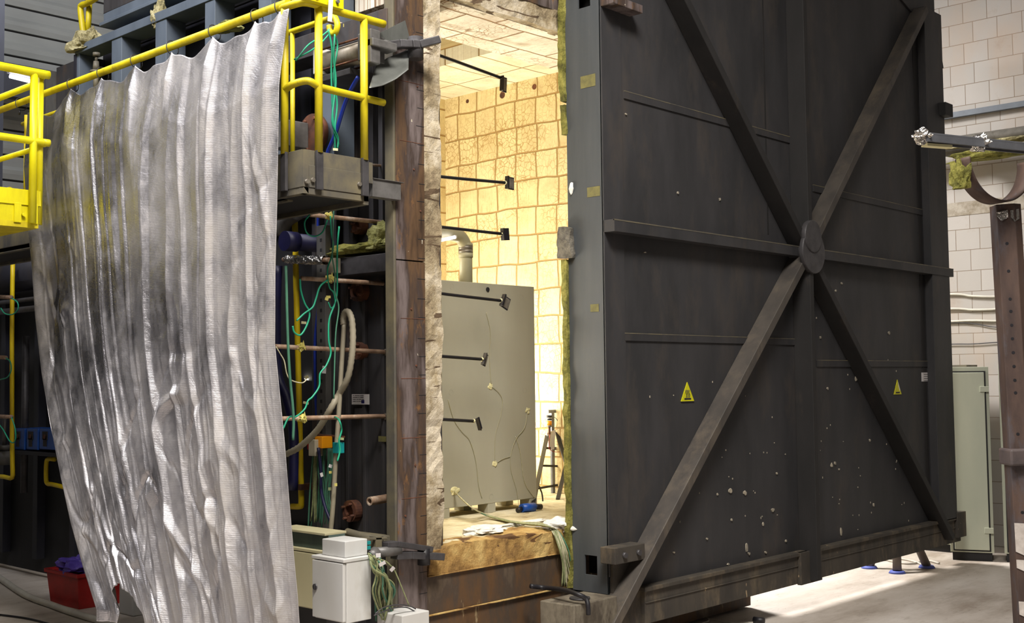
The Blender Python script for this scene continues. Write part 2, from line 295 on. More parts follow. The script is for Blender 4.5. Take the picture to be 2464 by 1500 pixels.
# ------------------------------------------------------------------ mesh builder
class MB:
    def __init__(s): s.v = []; s.f = []; s.mi = []; s.sm = []; s.cur = 0
    def add(s, vs, fs, smooth=False):
        b = len(s.v); s.v += [Vector(v) for v in vs]
        for f in fs: s.f.append([b+i for i in f]); s.mi.append(s.cur); s.sm.append(smooth)
        return s
    def mat(s, i): s.cur = i; return s
    def box(s, x0, x1, y0, y1, z0, z1):
        x0, x1 = sorted((x0, x1)); y0, y1 = sorted((y0, y1)); z0, z1 = sorted((z0, z1))
        vs = [(x, y, z) for z in (z0, z1) for y in (y0, y1) for x in (x0, x1)]
        return s.add(vs, [(0, 2, 3, 1), (4, 5, 7, 6), (0, 1, 5, 4), (2, 6, 7, 3), (0, 4, 6, 2), (1, 3, 7, 5)])
    def beam(s, p, q, a, b, up=(0, 0, 1), roll=0):
        """box from p to q; a = width across, b = height along up"""
        p = Vector(p); q = Vector(q); d = (q-p).normalized(); up = Vector(up)
        x = d.cross(up).normalized(); z = x.cross(d).normalized()
        if roll: rm = Matrix.Rotation(roll, 3, d); x = rm@x; z = rm@z
        vs = [c+x*i*a/2+z*j*b/2 for c in (p, q) for (i, j) in ((-1, -1), (1, -1), (1, 1), (-1, 1))]
        return s.add(vs, [(0, 1, 2, 3), (7, 6, 5, 4), (0, 4, 5, 1), (1, 5, 6, 2), (2, 6, 7, 3), (3, 7, 4, 0)])
    def cyl(s, p, q, r, r2=None, n=20):
        p = Vector(p); q = Vector(q); r2 = r if r2 is None else r2; d = (q-p).normalized()
        a = d.orthogonal().normalized(); b = d.cross(a); vs = []
        for c, rr in ((p, r), (q, r2)):
            vs += [c+(a*math.cos(t)+b*math.sin(t))*rr for t in [2*math.pi*i/n for i in range(n)]]
        s.add(vs, [(i, (i+1) % n, n+(i+1) % n, n+i) for i in range(n)], True)
        s.add(vs[:n], [tuple(range(n))[::-1]]); s.add(vs[n:], [tuple(range(n))]); return s
    def pipe(s, p, q, ro, ri, n=24):
        p = Vector(p); q = Vector(q); d = (q-p).normalized(); a = d.orthogonal().normalized(); b = d.cross(a); vs = []
        for c, rr in ((p, ro), (q, ro), (q, ri), (p, ri)):
            vs += [c+(a*math.cos(t)+b*math.sin(t))*rr for t in [2*math.pi*i/n for i in range(n)]]
        fs = []
        for k in range(4):
            k2 = (k+1) % 4
            fs += [(k*n+i, k*n+(i+1) % n, k2*n+(i+1) % n, k2*n+i) for i in range(n)]
        return s.add(vs, fs)
    def tube(s, pts, r, n=8, sub=6, ring=0, ringstep=.02):
        pts = [Vector(p) for p in pts]
        if sub > 1 and len(pts) > 2:
            e = [pts[0]*2-pts[1]]+pts+[pts[-1]*2-pts[-2]]; o = []
            for i in range(1, len(e)-2):
                for k in range(sub):
                    t = k/sub; a, b, c, d = e[i-1:i+3]
                    o.append(.5*((2*b)+(c-a)*t+(2*a-5*b+4*c-d)*t*t+(3*b-a-3*c+d)*t*t*t))
            o.append(pts[-1]); pts = o
        if ring:
            o = []; L_ = 0
            for a, b in zip(pts, pts[1:]):
                k = max(1, int((b-a).length/ringstep)); o += [a.lerp(b, i/k) for i in range(k)]
            pts = o+[pts[-1]]
        vs = []; d = (pts[1]-pts[0]).normalized(); a = d.orthogonal().normalized()
        for i, p in enumerate(pts):
            d = (pts[min(i+1, len(pts)-1)]-pts[max(i-1, 0)])
            d = d.normalized() if d.length > 1e-9 else Vector((0, 0, 1))
            a = (a-d*a.dot(d)); a = a.normalized() if a.length > 1e-6 else d.orthogonal().normalized(); b = d.cross(a)
            rr = r*(1+(ring if i % 2 else -ring))
            vs += [p+(a*math.cos(t)+b*math.sin(t))*rr for t in [2*math.pi*k/n for k in range(n)]]
        m_ = len(pts)
        s.add(vs, [(i*n+k, i*n+(k+1) % n, (i+1)*n+(k+1) % n, (i+1)*n+k) for i in range(m_-1) for k in range(n)]+[tuple(range(n))[::-1], tuple(range((m_-1)*n, m_*n))], True)
        return s
    def prism(s, poly, d):
        """polygon (3d points) extruded by vector d"""
        n = len(poly); a = [Vector(p) for p in poly]; b = [p+Vector(d) for p in a]
        return s.add(a+b, [tuple(range(n))[::-1], tuple(range(n, 2*n))]+[(i, (i+1) % n, n+(i+1) % n, n+i) for i in range(n)])
    def rough(s, x0, x1, y0, y1, z0, z1, step, amp, seed=0, keep=()):
        """box with an irregular, broken surface; keep = axes sides not displaced, e.g. 'x0' """
        bm = bmesh.new(); nx, ny, nz = [max(1, int(round((b-a)/step))) for a, b in ((x0, x1), (y0, y1), (z0, z1))]
        idx = {}; vs = []
        def vert(i, j, k):
            key = (i, j, k)
            if key not in idx:
                p = Vector((x0+(x1-x0)*i/nx, y0+(y1-y0)*j/ny, z0+(z1-z0)*k/nz))
                d = noise.noise_vector(p*5.3+Vector((seed, 0, 0)))*amp+noise.noise_vector(p*17+Vector((0, seed, 0)))*amp*.5
                for ax, (i_, n_) in enumerate(((i, nx), (j, ny), (k, nz))):
                    nm = 'xyz'[ax]
                    if (i_ == 0 and nm+'0' in keep) or (i_ == n_ and nm+'1' in keep): d[ax] = 0
                idx[key] = len(vs); vs.append(p+d)
            return idx[key]
        fs = []
        for i in range(nx):
            for j in range(ny):
                fs.append((vert(i, j, 0), vert(i, j+1, 0), vert(i+1, j+1, 0), vert(i+1, j, 0)))
                fs.append((vert(i, j, nz), vert(i+1, j, nz), vert(i+1, j+1, nz), vert(i, j+1, nz)))
        for i in range(nx):
            for k in range(nz):
                fs.append((vert(i, 0, k), vert(i+1, 0, k), vert(i+1, 0, k+1), vert(i, 0, k+1)))
                fs.append((vert(i, ny, k), vert(i, ny, k+1), vert(i+1, ny, k+1), vert(i+1, ny, k)))
        for j in range(ny):
            for k in range(nz):
                fs.append((vert(0, j, k), vert(0, j, k+1), vert(0, j+1, k+1), vert(0, j+1, k)))
                fs.append((vert(nx, j, k), vert(nx, j+1, k), vert(nx, j+1, k+1), vert(nx, j, k+1)))
        bm.free(); return s.add(vs, fs)
    def lump(s, c, rx, ry, rz, amp=.35, seed=0, sub=4, flat=True):
        bm = bmesh.new(); bmesh.ops.create_icosphere(bm, subdivisions=sub, radius=1)
        vs = []; c = Vector(c)
        for v in bm.verts:
            p = v.co.copy(); k = 1+amp*noise.noise(p*1.7+Vector((seed*3.1, seed, 0)))*1.6+amp*.6*noise.noise(p*5+Vector((0, seed, 1)))
            q = Vector((p.x*rx, p.y*ry, p.z*rz))*k
            if flat and q.z < -rz*.45: q.z = -rz*.45
            vs.append(c+q+Vector((0, 0, rz*.45 if flat else 0)))
        fs = [[v.index for v in f.verts] for f in bm.faces]; bm.free()
        return s.add(vs, fs)
def mk(name, mb, mats, parent=None, bevel=0):
    me = bpy.data.meshes.new(name)
    vs = mb.v; mn = Vector([min(v[i] for v in vs) for i in range(3)]); mx = Vector([max(v[i] for v in vs) for i in range(3)])
    org = Vector(((mn.x+mx.x)/2, (mn.y+mx.y)/2, mn.z))
    if parent is not None: org = Vector(parent['_w'])
    me.from_pydata([v-org for v in vs], [], mb.f)
    if not isinstance(mats, (list, tuple)): mats = [mats]
    for k in mats: me.materials.append(M[k] if isinstance(k, str) else k)
    for p, mi, sm in zip(me.polygons, mb.mi, mb.sm): p.material_index = mi; p.use_smooth = sm
    bm = bmesh.new(); bm.from_mesh(me); bmesh.ops.remove_doubles(bm, verts=bm.verts, dist=1e-6)
    bmesh.ops.recalc_face_normals(bm, faces=bm.faces); bm.to_mesh(me); bm.free()
    o = bpy.data.objects.new(name, me); COL.objects.link(o)
    o['_w'] = list(org)
    if parent is not None: o.parent = parent
    else: o.location = org
    if bevel:
        b = o.modifiers.new('bevel', 'BEVEL'); b.width = bevel; b.segments = 2; b.limit_method = 'ANGLE'; b.angle_limit = R(40)
    return o
def tag(o, label=None, cat=None, group=None, kind=None):
    if label: o['label'] = label
    if cat: o['category'] = cat
    if group: o['group'] = group
    if kind: o['kind'] = kind
    return o
def thing(name, label, cat, loc, group=None):
    o = bpy.data.objects.new(name, None); COL.objects.link(o); o.location = loc; o['_w'] = list(loc); o.empty_display_size = .1
    return tag(o, label, cat, group)
def solo(name, mb, mats, label, cat, group=None, bevel=0, kind=None):
    return tag(mk(name, mb, mats, None, bevel), label, cat, group, kind)
def struct(name, mb, mats): return tag(mk(name, mb, mats), kind='structure')
def line(pts, **k): return [P(x, y, **k) for x, y in pts]
# ================================================================== SETTING
FY = 5.575     # furnace front plane
ZF = .92       # chamber floor level
XW = 13.9      # block wall
struct('floor', MB().box(-5, XW+.1, -4, 18.2, -.2, 0), 'floor')
struct('wall_right', MB().box(XW, XW+.2, -4, 18, 0, 10), 'blocks')
mb = MB()
for k in range(25):                       # horizontal cladding panels with deep gaps
    z = .1+k*.39
    mb.mat(0).prism([(-5, 18.0, z), (-5, 17.975, z+.08), (-5, 17.97, z+.14), (-5, 18.0, z+.2), (-5, 18.0, z+.355), (-5, 18.08, z+.36), (-5, 18.08, z)], (XW+5, 0, 0))
    mb.mat(1).box(-5, XW, 18.06, 18.1, z+.355, z+.395)
mb.mat(0).box(-5, XW, 18.08, 18.2, 0, 10)
struct('wall_back', mb, ['cladding', 'claddark'])
struct('wall_left', MB().box(-5.2, -5, -4, 18.2, 0, 10), 'hallwall')
struct('wall_front', MB().box(-5.2, XW+.2, -4.2, -4, 0, 10), 'hallwall')
struct('ceiling', MB().box(-5.2, XW+.2, -4.2, 18.2, 10, 10.2), 'hallwall')
# ================================================================== FURNACE
fur = thing('furnace', 'large test furnace with a brightly lit open chamber and heat-stained front frame', 'furnace', (7.0, 7.5, 0))
# --- heat-stained column with expansion slits beside the opening
mb = MB()
colx0, colx1 = 4.93, 5.172
zj = P(990, 628, Y=FY).z
mb.box(colx0, colx1, FY, FY+.07, .1, zj-.004); mb.box(colx0, colx1, FY, FY+.07, zj+.004, 6.3)
mb.mat(1)
z = .3; k = 0; random.seed(4)
while z < 6.2:
    ln = .05+.02*random.random()
    mb.box(colx1-ln, colx1+.001, FY-.0015, FY+.02, z, z+.005)
    z += .125+random.uniform(-.012, .012); k += 1
mb.mat(2)
for y in (200, 343, 768, 912, 1055, 1200):
    zz = P(990, y, Y=FY).z
    mb.box(colx0+.03, colx1-.002, FY-.002, FY+.01, zz, zz+.004)
mk('frame_column', mb, ['heat', 'dark', 'rust'], fur, .006)
random.seed(2)
for i in range(9):
    x = random.uniform(colx0+.05, colx1-.03); z = random.uniform(.8, 5)
    mk('stud', MB().cyl((x, FY-.006, z), (x, FY+.01, z), .006, n=8), 'rust', fur)
# grey flange on the outer side of the column
mk('column_flange', MB().box(4.91, 4.93, FY+.004, FY+.085, .1, 6.3).box(4.93, 5.35, FY+.075, FY+.11, .1, 6.3), 'platform', fur, .004)
# ragged jamb lining
mk('jamb_lining', MB().rough(5.172, 5.325, FY+.01, FY+.33, ZF-.02, 5.0, .05, .022, 3, ('x0',)), 'jamb', fur)
# steel and lining over the opening
mb = MB().box(5.18, 9.2, FY, FY+.3, 4.70, 5.1)
mb.mat(1); x = 5.4
while x < 9: mb.box(x, x+.006, FY-.002, FY+.02, 4.70, 4.83); x += .13
mk('lintel_plate', mb, ['heat', 'dark'], fur, .005)
mk('lintel_lining', MB().rough(5.2, 9.0, FY+.01, FY+.09, 4.555, 4.705, .045, .02, 8, ('z1',)), 'jamb', fur)
mk('lintel_soffit', MB().box(5.2, 9.0, FY+.07, 6.30, 4.55, 5.2), 'ref_lintel', fur)
# chamber shell
YB = 8.9; XR = 8.56; ZC = 4.95
hx = 7.61; hy = 7.24          # corner of the raised recess in the roof
mb = MB()
mb.box(hx, XR+.3, 6.3, YB+.3, ZC, ZC+.15)
mb.box(5.45, hx, 6.3, hy-.75, ZC, ZC+.15)
mb.box(5.45, hx, YB-.2, YB+.3, ZC, ZC+.15)
mk('chamber_ceiling', mb, 'ref_ceil', fur)
mk('ceiling_recess', MB().box(hx, hx+.12, hy-.75, YB-.2, ZC+.15, 6.2).box(5.45, hx, YB-.2, YB, ZC+.1, 6.2).box(5.45, hx, hy-.87, hy-.75, ZC+.1, 6.2).box(5.45, 5.55, hy-.87, YB, ZC+.1, 6.2).box(5.45, hx+.1, hy-.9, YB, 6.2, 6.3), 'ref_back', fur)
mk('chamber_side_wall', MB().box(XR, XR+.3, FY+.02, YB+.3, ZF-.3, ZC+.2), 'ref_side', fur)
mk('chamber_back_wall', MB().box(5.45, XR+.1, YB, YB+.3, ZF-.3, ZC+.2), 'ref_back', fur)
mk('chamber_left_wall', MB().box(5.45, 5.6, FY+.3, YB+.1, ZF-.3, ZC+.3), 'ref_back', fur)
mk('chamber_floor', MB().box(5.3, XR+.1, FY+.12, YB+.1, ZF-.16, ZF), 'ref_floor', fur)
mk('sill_lining', MB().rough(5.18, 9.0, FY+.0, FY+.3, ZF-.165, ZF+.005, .05, .02, 5, ('z0',)), 'sillref', fur)
mb = MB().box(5.172, 9.0, FY+.005, FY+.3, .515, ZF-.165).box(5.172, 9.0, FY+.015, FY+.3, .02, .505)
mb.mat(1).box(5.18, 9.0, FY-.012, FY+.1, ZF-.167, ZF-.16).box(5.18, 9.0, FY-.006, FY+.1, .505, .515)
mk('sill_plate', mb, ['soot', 'sillref'], fur, .003)
# holes and soot marks in the side wall
for (x, y, r) in ((1209, 229, .035), (1286, 209, .028), (1125, 244, .02)):
    c = P(x, y, X=XR)
    mk('burner_hole', MB().cyl((XR-.004, c.y, c.z), (XR+.05, c.y, c.z), r, n=14), 'rust', fur)
# outer side of the furnace: ribbed steel skin, frames, ledges
XS = 5.32
mb = MB().box(XS, XS+.1, FY+.11, 6.95, .05, 6.3)
for y in (6.0, 6.12, 6.32, 6.5, 6.62, 6.8): mb.box(XS-.03, XS, y, y+.03, .3, 2.7)
for y in (5.98, 6.1, 6.2, 6.42, 6.6, 6.8): mb.box(XS-.05, XS, y, y+.045, 2.9, 6.3)
mk('side_panel', mb, 'side', fur, .004)
mk('side_panel', MB().box(5.75, 5.85, 9.3, 14.5, .05, 3.6).box(5.38, 5.44, 6.9, 9.35, .05, 6.3).box(5.38, 5.8, 9.3, 9.36, .05, 3.6), 'dark', fur)
mb = MB()
for y in (8.9, 9.6, 10.3, 11.2, 12.0, 12.8, 13.6): mb.box(5.66, 5.75, y, y+.1, .2, 3.1)
mk('rib', mb, 'darkblue', fur, .004)
b0 = P(812, 623, X=5.12); b1 = P(945, 606, X=5.12); b2 = P(812, 665, X=5.12)
mk('ledge_beam', MB().box(5.12, XS, FY+.28, b0.y+.02, b2.z, b0.z), 'darkgrey', fur, .004)
# round flange openings on the skin
for (x, y, r, X) in ((866, 546, .055, XS-.03), (866, 702, .07, XS-.04), (866, 845, .06, XS-.04), (848, 1230, .075, XS-.04)):
    c = P(x, y, X=X); mb = MB().pipe((X-.03, c.y, c.z), (X+.03, c.y, c.z), r, r*.55)
    for a in range(4):
        t = a*math.pi/2+.5; mb.cyl((X-.06, c.y+r*.75*math.cos(t), c.z+r*.75*math.sin(t)), (X, c.y+r*.75*math.cos(t), c.z+r*.75*math.sin(t)), .009, n=8)
    mb.cyl((X-.005, c.y, c.z), (X+.02, c.y, c.z), r*.6)
    mk('port_flange', mb, 'rust', fur)
# upper frame of blue-grey sections, seen above the curtain
XU = 5.0
zb = P(290, 87, X=XU).z; zt = P(290, 66, X=XU).z
yL = P(180, 150, X=XU).y
ups = [(180, 188), (266, 290), (371, 397), (490, 514), (619, 649), (760, 800)]
mk('frame_beam', MB().box(XU, XU+.2, 5.9, yL, zb, zt), 'frame_blue', fur, .004)
for a, b in ups:
    ya, yb = P(a, 100, X=XU).y, P(b, 100, X=XU).y
    mk('frame_upright', MB().box(XU+.01, XU+.19, yb, ya, 3.2, zb), 'frame_blue', fur, .004)
mk('recess_panel', MB().box(XU+.28, XU+.33, 6.9, yL+.02, 3.2, zb+.05).box(XU, XU+.33, yL-.02, yL+.02, 3.2, zb), 'darkblue', fur)
z2b = P(249, 56, X=XU+.1).z; z2t = P(263, 27, X=XU+.1).z
y2 = P(249, 56, X=XU+.1).y
mk('roof_beam', MB().box(XU+.1, XU+.3, 5.9, y2, z2b, z2t).box(XU+.07, XU+.3, 5.9, y2+.02, z2b-.03, z2b), 'frame_blue', fur, .004)
mk('roof_beam', MB().box(XU+.1, XU+.14, y2-.12, y2, z2t, 6.6).box(XU+.1, 8.5, 5.9, y2, z2t+.0, 6.6), 'side', fur, .004)
for x in (282, 320, 356, 396, 432, 470):
    c = P(x, 60, X=XU+.08)
    mk('gusset', MB().prism([(XU+.02, c.y, zt), (XU+.26, c.y, zt), (XU+.26, c.y, z2b-.03)], (0, .012, 0)), 'heat', fur)
mk('roof_backing', MB().box(XU+.27, XU+.32, 5.9, y2, zt-.05, z2b+.05), 'dark', fur)
# top beam above the clamp cylinder
t0 = P(690, 45, X=4.95)
mk('top_beam', MB().box(4.9, 5.1, FY+.05, 7.0, P(960, 8, X=4.9).z-.16, P(960, 8, X=4.9).z), 'side', fur, .004)
# labels fixed on the skin
def plate(nm, x0, y0, x1, y1, mats, parent, X=None, Y=None, th=.006):
    a = P(x0, y0, X=X, Y=Y); b = P(x1, y1, X=X, Y=Y)
    mb = MB()
    if X is not None: mb.box(X-th, X, a.y, b.y, a.z, b.z)
    else: mb.box(a.x, b.x, Y-th, Y, a.z, b.z)
    return mk(nm, mb, mats, parent), a, b
lp, a, b = plate('rating_label', 848, 949, 889, 974, 'whitetag', fur, X=XS-.032)
o = mk('printed_mark', MB().box(XS-.0395, XS-.0375, P(880, 965, X=XS).y, P(887, 965, X=XS).y, P(885, 971, X=XS).z, P(885, 963, X=XS).z), 'navyink', lp)
mb = MB(); random.seed(1)
for r_ in range(4):
    y = 953+r_*4.6
    for q in range(6):
        x = 851+q*4.4; 
        if r_ > 1 and q > 5: continue
        c = P(x, y, X=XS-.032); mb.box(XS-.0395, XS-.0375, c.y, c.y-.02*random.uniform(.5, 1), c.z, c.z+.004)
mk('printed_text', mb, 'ink', lp)
plate('plastic_pocket', 855, 983, 880, 1000, 'darkgrey', fur, X=XS-.032)
plate('small_yellow_label', 912, 1050, 932, 1064, 'oldtape', fur, X=XS-.032)
# stub pipe near the foot
c = P(930, 1201, X=5.15); mk('stub_pipe', MB().pipe((4.98, c.y-.03, c.z), (5.32, c.y, c.z+.01), .028, .018), 'rustrod', fur)
# base rail with pipes near the foot of the column
mb = MB().beam(P(840, 1288, X=4.9), P(935, 1300, X=4.9), .07, .05).cyl(P(835, 1282, X=4.85), P(900, 1300, X=4.85), .028)
mk('base_rail', mb, 'platform', fur, .003)
# ================================================================== BIG DOOR
DX0, DX1 = 6.53, 12.25; DY = 5.19; DB = 5.515; DZ1 = 6.02
dr = thing('furnace_door', 'huge charcoal steel furnace door with X-shaped bracing around a central hub', 'door', (9.4, 5.35, 0.2))
hz0, hz1 = P(1420, 1384, X=DX0).z, P(1420, 1337, X=DX0).z; hy0, hy1 = P(1437, 1360, X=DX0).y, P(1407, 1360, X=DX0).y
gz0 = P(1405, 18, X=DX0).z; gy0, gy1 = P(1420, 10, X=DX0).y, P(1391, 10, X=DX0).y
zbt = .49
mb = MB()
def sidebox(y0, y1, z0, z1): mb.box(DX0, DX0+.012, y0, y1, z0, z1)
sidebox(DY, DB, zbt, hz0); sidebox(DY, hy0, hz0, hz1); sidebox(hy1, DB, hz0, hz1); sidebox(DY, DB, hz1, gz0)
sidebox(DY, gy0, gz0, gz0+.16); sidebox(gy1, DB, gz0, gz0+.16); sidebox(DY, DB, gz0+.16, DZ1)
mb.box(DX0, DX0+.14, DY, DB, zbt-.01, zbt+.01)
mb.box(DX0+.004, DX0+.012, DY+.01, DY+.02, zbt, DZ1)
mk('side_stile', mb, 'door_side', dr)
mk('door_core', MB().box(DX0+.16, DX1-.02, DY+.012, DB-.02, .6, DZ1), 'dark', dr)
mk('face_panel', MB().box(DX0, DX1, DY, DY+.012, .5, DZ1).box(DX0+.02, DX0+.3, DY, DY+.02, .3, .5), 'door', dr, .002)
x15 = P(1497, 400, Y=DY).x
mk('edge_strip', MB().box(DX0, x15, DY-.008, DY, .62, DZ1), 'door', dr, .002)
xr0 = P(2213, 500, Y=DY).x
mk('edge_strip', MB().box(xr0+.05, DX1, DY-.09, DY, .5, P(2234, 35, Y=DY).z).box(xr0+.05, DX1, DY-.01, DY, .5, DZ1), 'door', dr, .004)
mk('edge_groove', MB().box(xr0-.06, xr0+.03, DY-.004, DY, .56, P(2200, 45, Y=DY).z), 'door_black', dr)
# raised seam strips
def seam(x0, y0, x1, hpx):
    a = P(x0, y0, Y=DY); b = P(x1, y0, Y=DY); hh = P(x0, y0, Y=DY).z-P(x0, y0+hpx, Y=DY).z
    mk('seam_strip', MB().mat(0).box(a.x, b.x, DY-.01, DY, a.z-hh, a.z).mat(1).box(a.x, b.x, DY-.011, DY, a.z-.001, a.z+.006), ['door', 'platform'], dr)
seam(1500, 220, 1930, 17); seam(1501, 803, 1930, 17); seam(1964, 868, 2240, 15); seam(1955, 446, 2240, 15)
mk('panel_seam', MB().box(P(1840, 300, Y=DY).x, P(1843, 300, Y=DY).x, DY-.003, DY, 3.2, DZ1), 'door_black', dr)
# centre post, cross beam, braces
hub = P(1952, 605, Y=DY-.16)
hxc, hzc = hub.x, P(1950, 606, Y=DY-.16).z
mk('centre_post', MB().box(hxc-.05, hxc+.012, DY-.17, DY, .27, DZ1-.1), 'door_black', dr, .003)
cz = P(1452, 523, Y=DY-.1).z
mb = MB().box(DX0+.0, DX1+.08, DY-.1, DY, cz-.085, cz).mat(1).box(DX0+.0, DX1+.08, DY-.1015, DY-.09, cz-.008, cz+.001)  # thin pale strip paints the lit, dusty top edge
mk('cross_beam', mb, ['door', 'platform'], dr)
cr = [(DX0+.35, DZ1+.15), (DX1-.22, DZ1-.02), (DX1-.12, .42), (DX0-.02, .22)]
cr[0] = (P(1640, 0, Y=DY-.16).x-.55*.0, DZ1)
p0 = P(1655, 0, Y=DY-.16)                     # line through hub and this point, continued upward
t = (DZ1+.2-hzc)/(p0.z-hzc); A0 = (hxc+(p0.x-hxc)*t, DZ1+.2)
A1 = (P(2228, 22, Y=DY-.14).x, P(2228, 22, Y=DY-.14).z)
A2 = (P(2292, 1295, Y=DY-.14).x, P(2292, 1295, Y=DY-.14).z)
q0 = P(1492, 1472, Y=DY-.16); A3 = (q0.x-.05, q0.z-.1)
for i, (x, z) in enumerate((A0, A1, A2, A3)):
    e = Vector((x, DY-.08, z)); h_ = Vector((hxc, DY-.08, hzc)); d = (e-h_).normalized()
    mk('diagonal_brace', MB().beam(h_+d*.1, e, .07, .16, up=(0, 1, 0)), 'brace' if i in (1, 3) else 'door_black', dr, .005)  # up-facing braces paler, down-facing ones darker: light and shade painted in
mb = MB().cyl((hxc, DY-.19, hzc), (hxc, DY-.15, hzc), .19, n=40).cyl((hxc-.02, DY-.2, hzc+.13), (hxc-.02, DY-.15, hzc+.13), .14, n=32)
mb.cyl((hxc, DY-.15, hzc), (hxc, DY, hzc), .11, n=30)
mk('hub', mb, 'darkgrey', dr, .006)
# plinth at the foot
pz = P(1949, 1323, Y=DY-.06).z
mb = MB().box(DX0+.32, DX1+.12, DY-.07, DY+.05, .255, pz-.02).box(DX0+.3, DX1, DY-.09, DY, pz-.03, pz)
mb.box(DX0+.32, DX1+.1, DY-.078, DY, .40, .408)
mk('plinth_beam', mb, 'plinth', dr, .006)
mk('end_block', MB().box(DX1-.02, DX1+.2, DY-.1, DY+.2, .3, .56), 'plinth', dr, .005)
mk('centre_shoe', MB().box(hxc-.2, hxc+.16, DY-.1, DY-.06, .245, pz), 'plinth', dr, .004)
# lower-left bracket with two bolts, and the skirt plate below it
bz1 = P(1484, 1320, Y=DY-.13).z; bz0 = P(1484, 1360, Y=DY-.13).z
bx = P(1480, 1340, Y=DY-.13).x
br_ = mk('corner_bracket', MB().box(bx, bx+.34, DY-.13, DY, bz0, bz1), 'plinth', dr, .004)
for k in (.1, .26):
    mk('bolt', MB().cyl((bx+k, DY-.15, (bz0+bz1)/2), (bx+k, DY-.12, (bz0+bz1)/2), .022, n=6), 'darkgrey', br_)
mk('skirt_plate', MB().box(DX0+.01, DX0+.34, DY-.03, DY, .22, bz0-.02), 'plinth', dr, .003)
# hinge-side lugs on the right edge
for (x, y0, y1, w_) in ((2245, 98, 160, .1), (2250, 255, 285, .14)):
    a = P(x, y0, Y=DY); b = P(x, y1, Y=DY)
    if y0 == 98: mb = MB().prism([(DX1-.02, DY-.05, a.z), (DX1+.03, DY-.05, a.z), (DX1+w_+.02, DY-.05, b.z), (DX1-.02, DY-.05, b.z)], (0, .12, 0))
    else: mb = MB().box(DX1-.13, DX1+.06, DY-.16, DY-.02, b.z, a.z)
    mk('edge_lug', mb, 'door_black', dr, .004)
mk('top_lug', MB().box(DX0+.0, DX0+.35, DY-.12, DY, P(1480, 8, Y=DY-.12).z, P(1480, 8, Y=DY-.12).z+.06), 'heat', dr, .004)
mk('corner_plate', MB().prism([(xr0-.9, DY-.02, DZ1+.0), (DX1, DY-.02, DZ1), (DX1, DY-.02, DZ1-.25), (xr0+.05, DY-.02, P(2200, 45, Y=DY).z)], (0, .02, 0)), 'door', dr, .003)
# mineral-wool seal round the back edge
def sealpiece(y0, y1, nm='edge_seal', mat='woolgreen', w0=6.50, w1=6.6, d0=DB, d1=DB+.045, amp=.014, seed=1):
    za = P(1370, y1, X=6.53).z; zb_ = P(1370, y0, X=6.53).z
    mk(nm, MB().rough(w0, w1, d0, d1, za, zb_, .025, amp, seed), mat, dr)
sealpiece(-60, 243, seed=1, w0=6.50); sealpiece(248, 322, seed=2, w0=6.515); sealpiece(624, 1415, seed=5, w0=6.505)
sealpiece(548, 622, 'fibre_lump', 'woolgrey', 6.49, 6.6, DB-.05, DB+.06, .02, 7)
c = P(1376, 445, X=DX0); mk('fibre_tuft', MB().lump((DX0-.004, c.y, c.z-.03), .012, .02, .04, .4, 3, 2, False), 'blanket', dr)
# old tape marks
for (x0, y0, x1, y1) in ((1397, 185, 1433, 206), (1413, 452, 1444, 471), (1421, 733, 1441, 750)):
    plate('tape_remnant', x0, y0, x1, y1, 'oldtape', dr, X=DX0, th=.002)
# hot-surface warning signs
def sign(xa, ya, xb, yb, xt, yt, label, torn=False):
    a = P(xa, ya, Y=DY-.004); b = P(xb, yb, Y=DY-.004); t_ = P(xt, yt, Y=DY-.004)
    zb_ = (a.z+b.z)/2; cx = (a.x+b.x)/2; hw = (b.x-a.x)/2; ht = t_.z-zb_
    s_ = mk('warning_sign', MB().prism([(cx-hw, DY-.006, zb_), (cx+hw, DY-.006, zb_), (cx, DY-.006, t_.z)], (0, .005, 0)), 'signyellow', dr)
    s_['label'] = label
    mk('bar_mark', MB().box(cx-hw*.5, cx+hw*.5, DY-.0075, DY-.006, zb_+ht*.08, zb_+ht*.17), 'ink', s_)
    mb = MB()
    mb.prism([(cx-hw, DY-.007, zb_), (cx+hw, DY-.007, zb_), (cx+hw*.97, DY-.007, zb_-.004), (cx-hw*.97, DY-.007, zb_-.004)], (0, .001, 0))
    if not torn:
        for k in (-.28, 0, .28):
            pts = [(cx+hw*(k*.8+.07*math.sin(q*1.3)), DY-.007, zb_+ht*(.21+.075*q)) for q in range(6)]
            mb.tube(pts, .0035, 6)
        mk('heat_wave_mark', mb, 'ink', s_)
    else:
        mk('torn_patch', MB().prism([(cx+hw*.08, DY-.008, zb_+ht*.86), (cx+hw*.3, DY-.008, zb_+ht*.62), (cx+hw*.6, DY-.008, zb_+ht*.33), (cx+hw*.5, DY-.008, zb_+ht*.22), (cx+hw*.28, DY-.008, zb_+ht*.5)], (0, .002, 0)), 'blanket', s_)
sign(1638.5, 967, 1670, 965, 1653, 920, 'yellow triangular hot-surface sign on the left half of the door')
sign(2151, 950, 2169, 949, 2160, 914, 'torn yellow triangular hot-surface sign on the right half of the door', True)
a = P(2218, 897, Y=DY-.095); b = P(2244, 918, Y=DY-.095)
# the sticker sits on the skin just left of the edge strip
a = P(2218, 897, Y=DY-.004); b = P(2243, 918, Y=DY-.004)
st = mk('rating_label', MB().box(a.x, b.x, DY-.006, DY, b.z, a.z), 'whitetag', dr)
mk('printed_mark', MB().box(b.x-.075, b.x-.01, DY-.0075, DY-.005, b.z+.02, b.z+.055), 'navyink', st)
mb = MB()
for k in range(4): mb.box(a.x+.04, b.x-.09-.02*(k % 2), DY-.0075, DY-.005, a.z-.02-k*.022, a.z-.016-k*.022)
mk('printed_text', mb, 'ink', st)
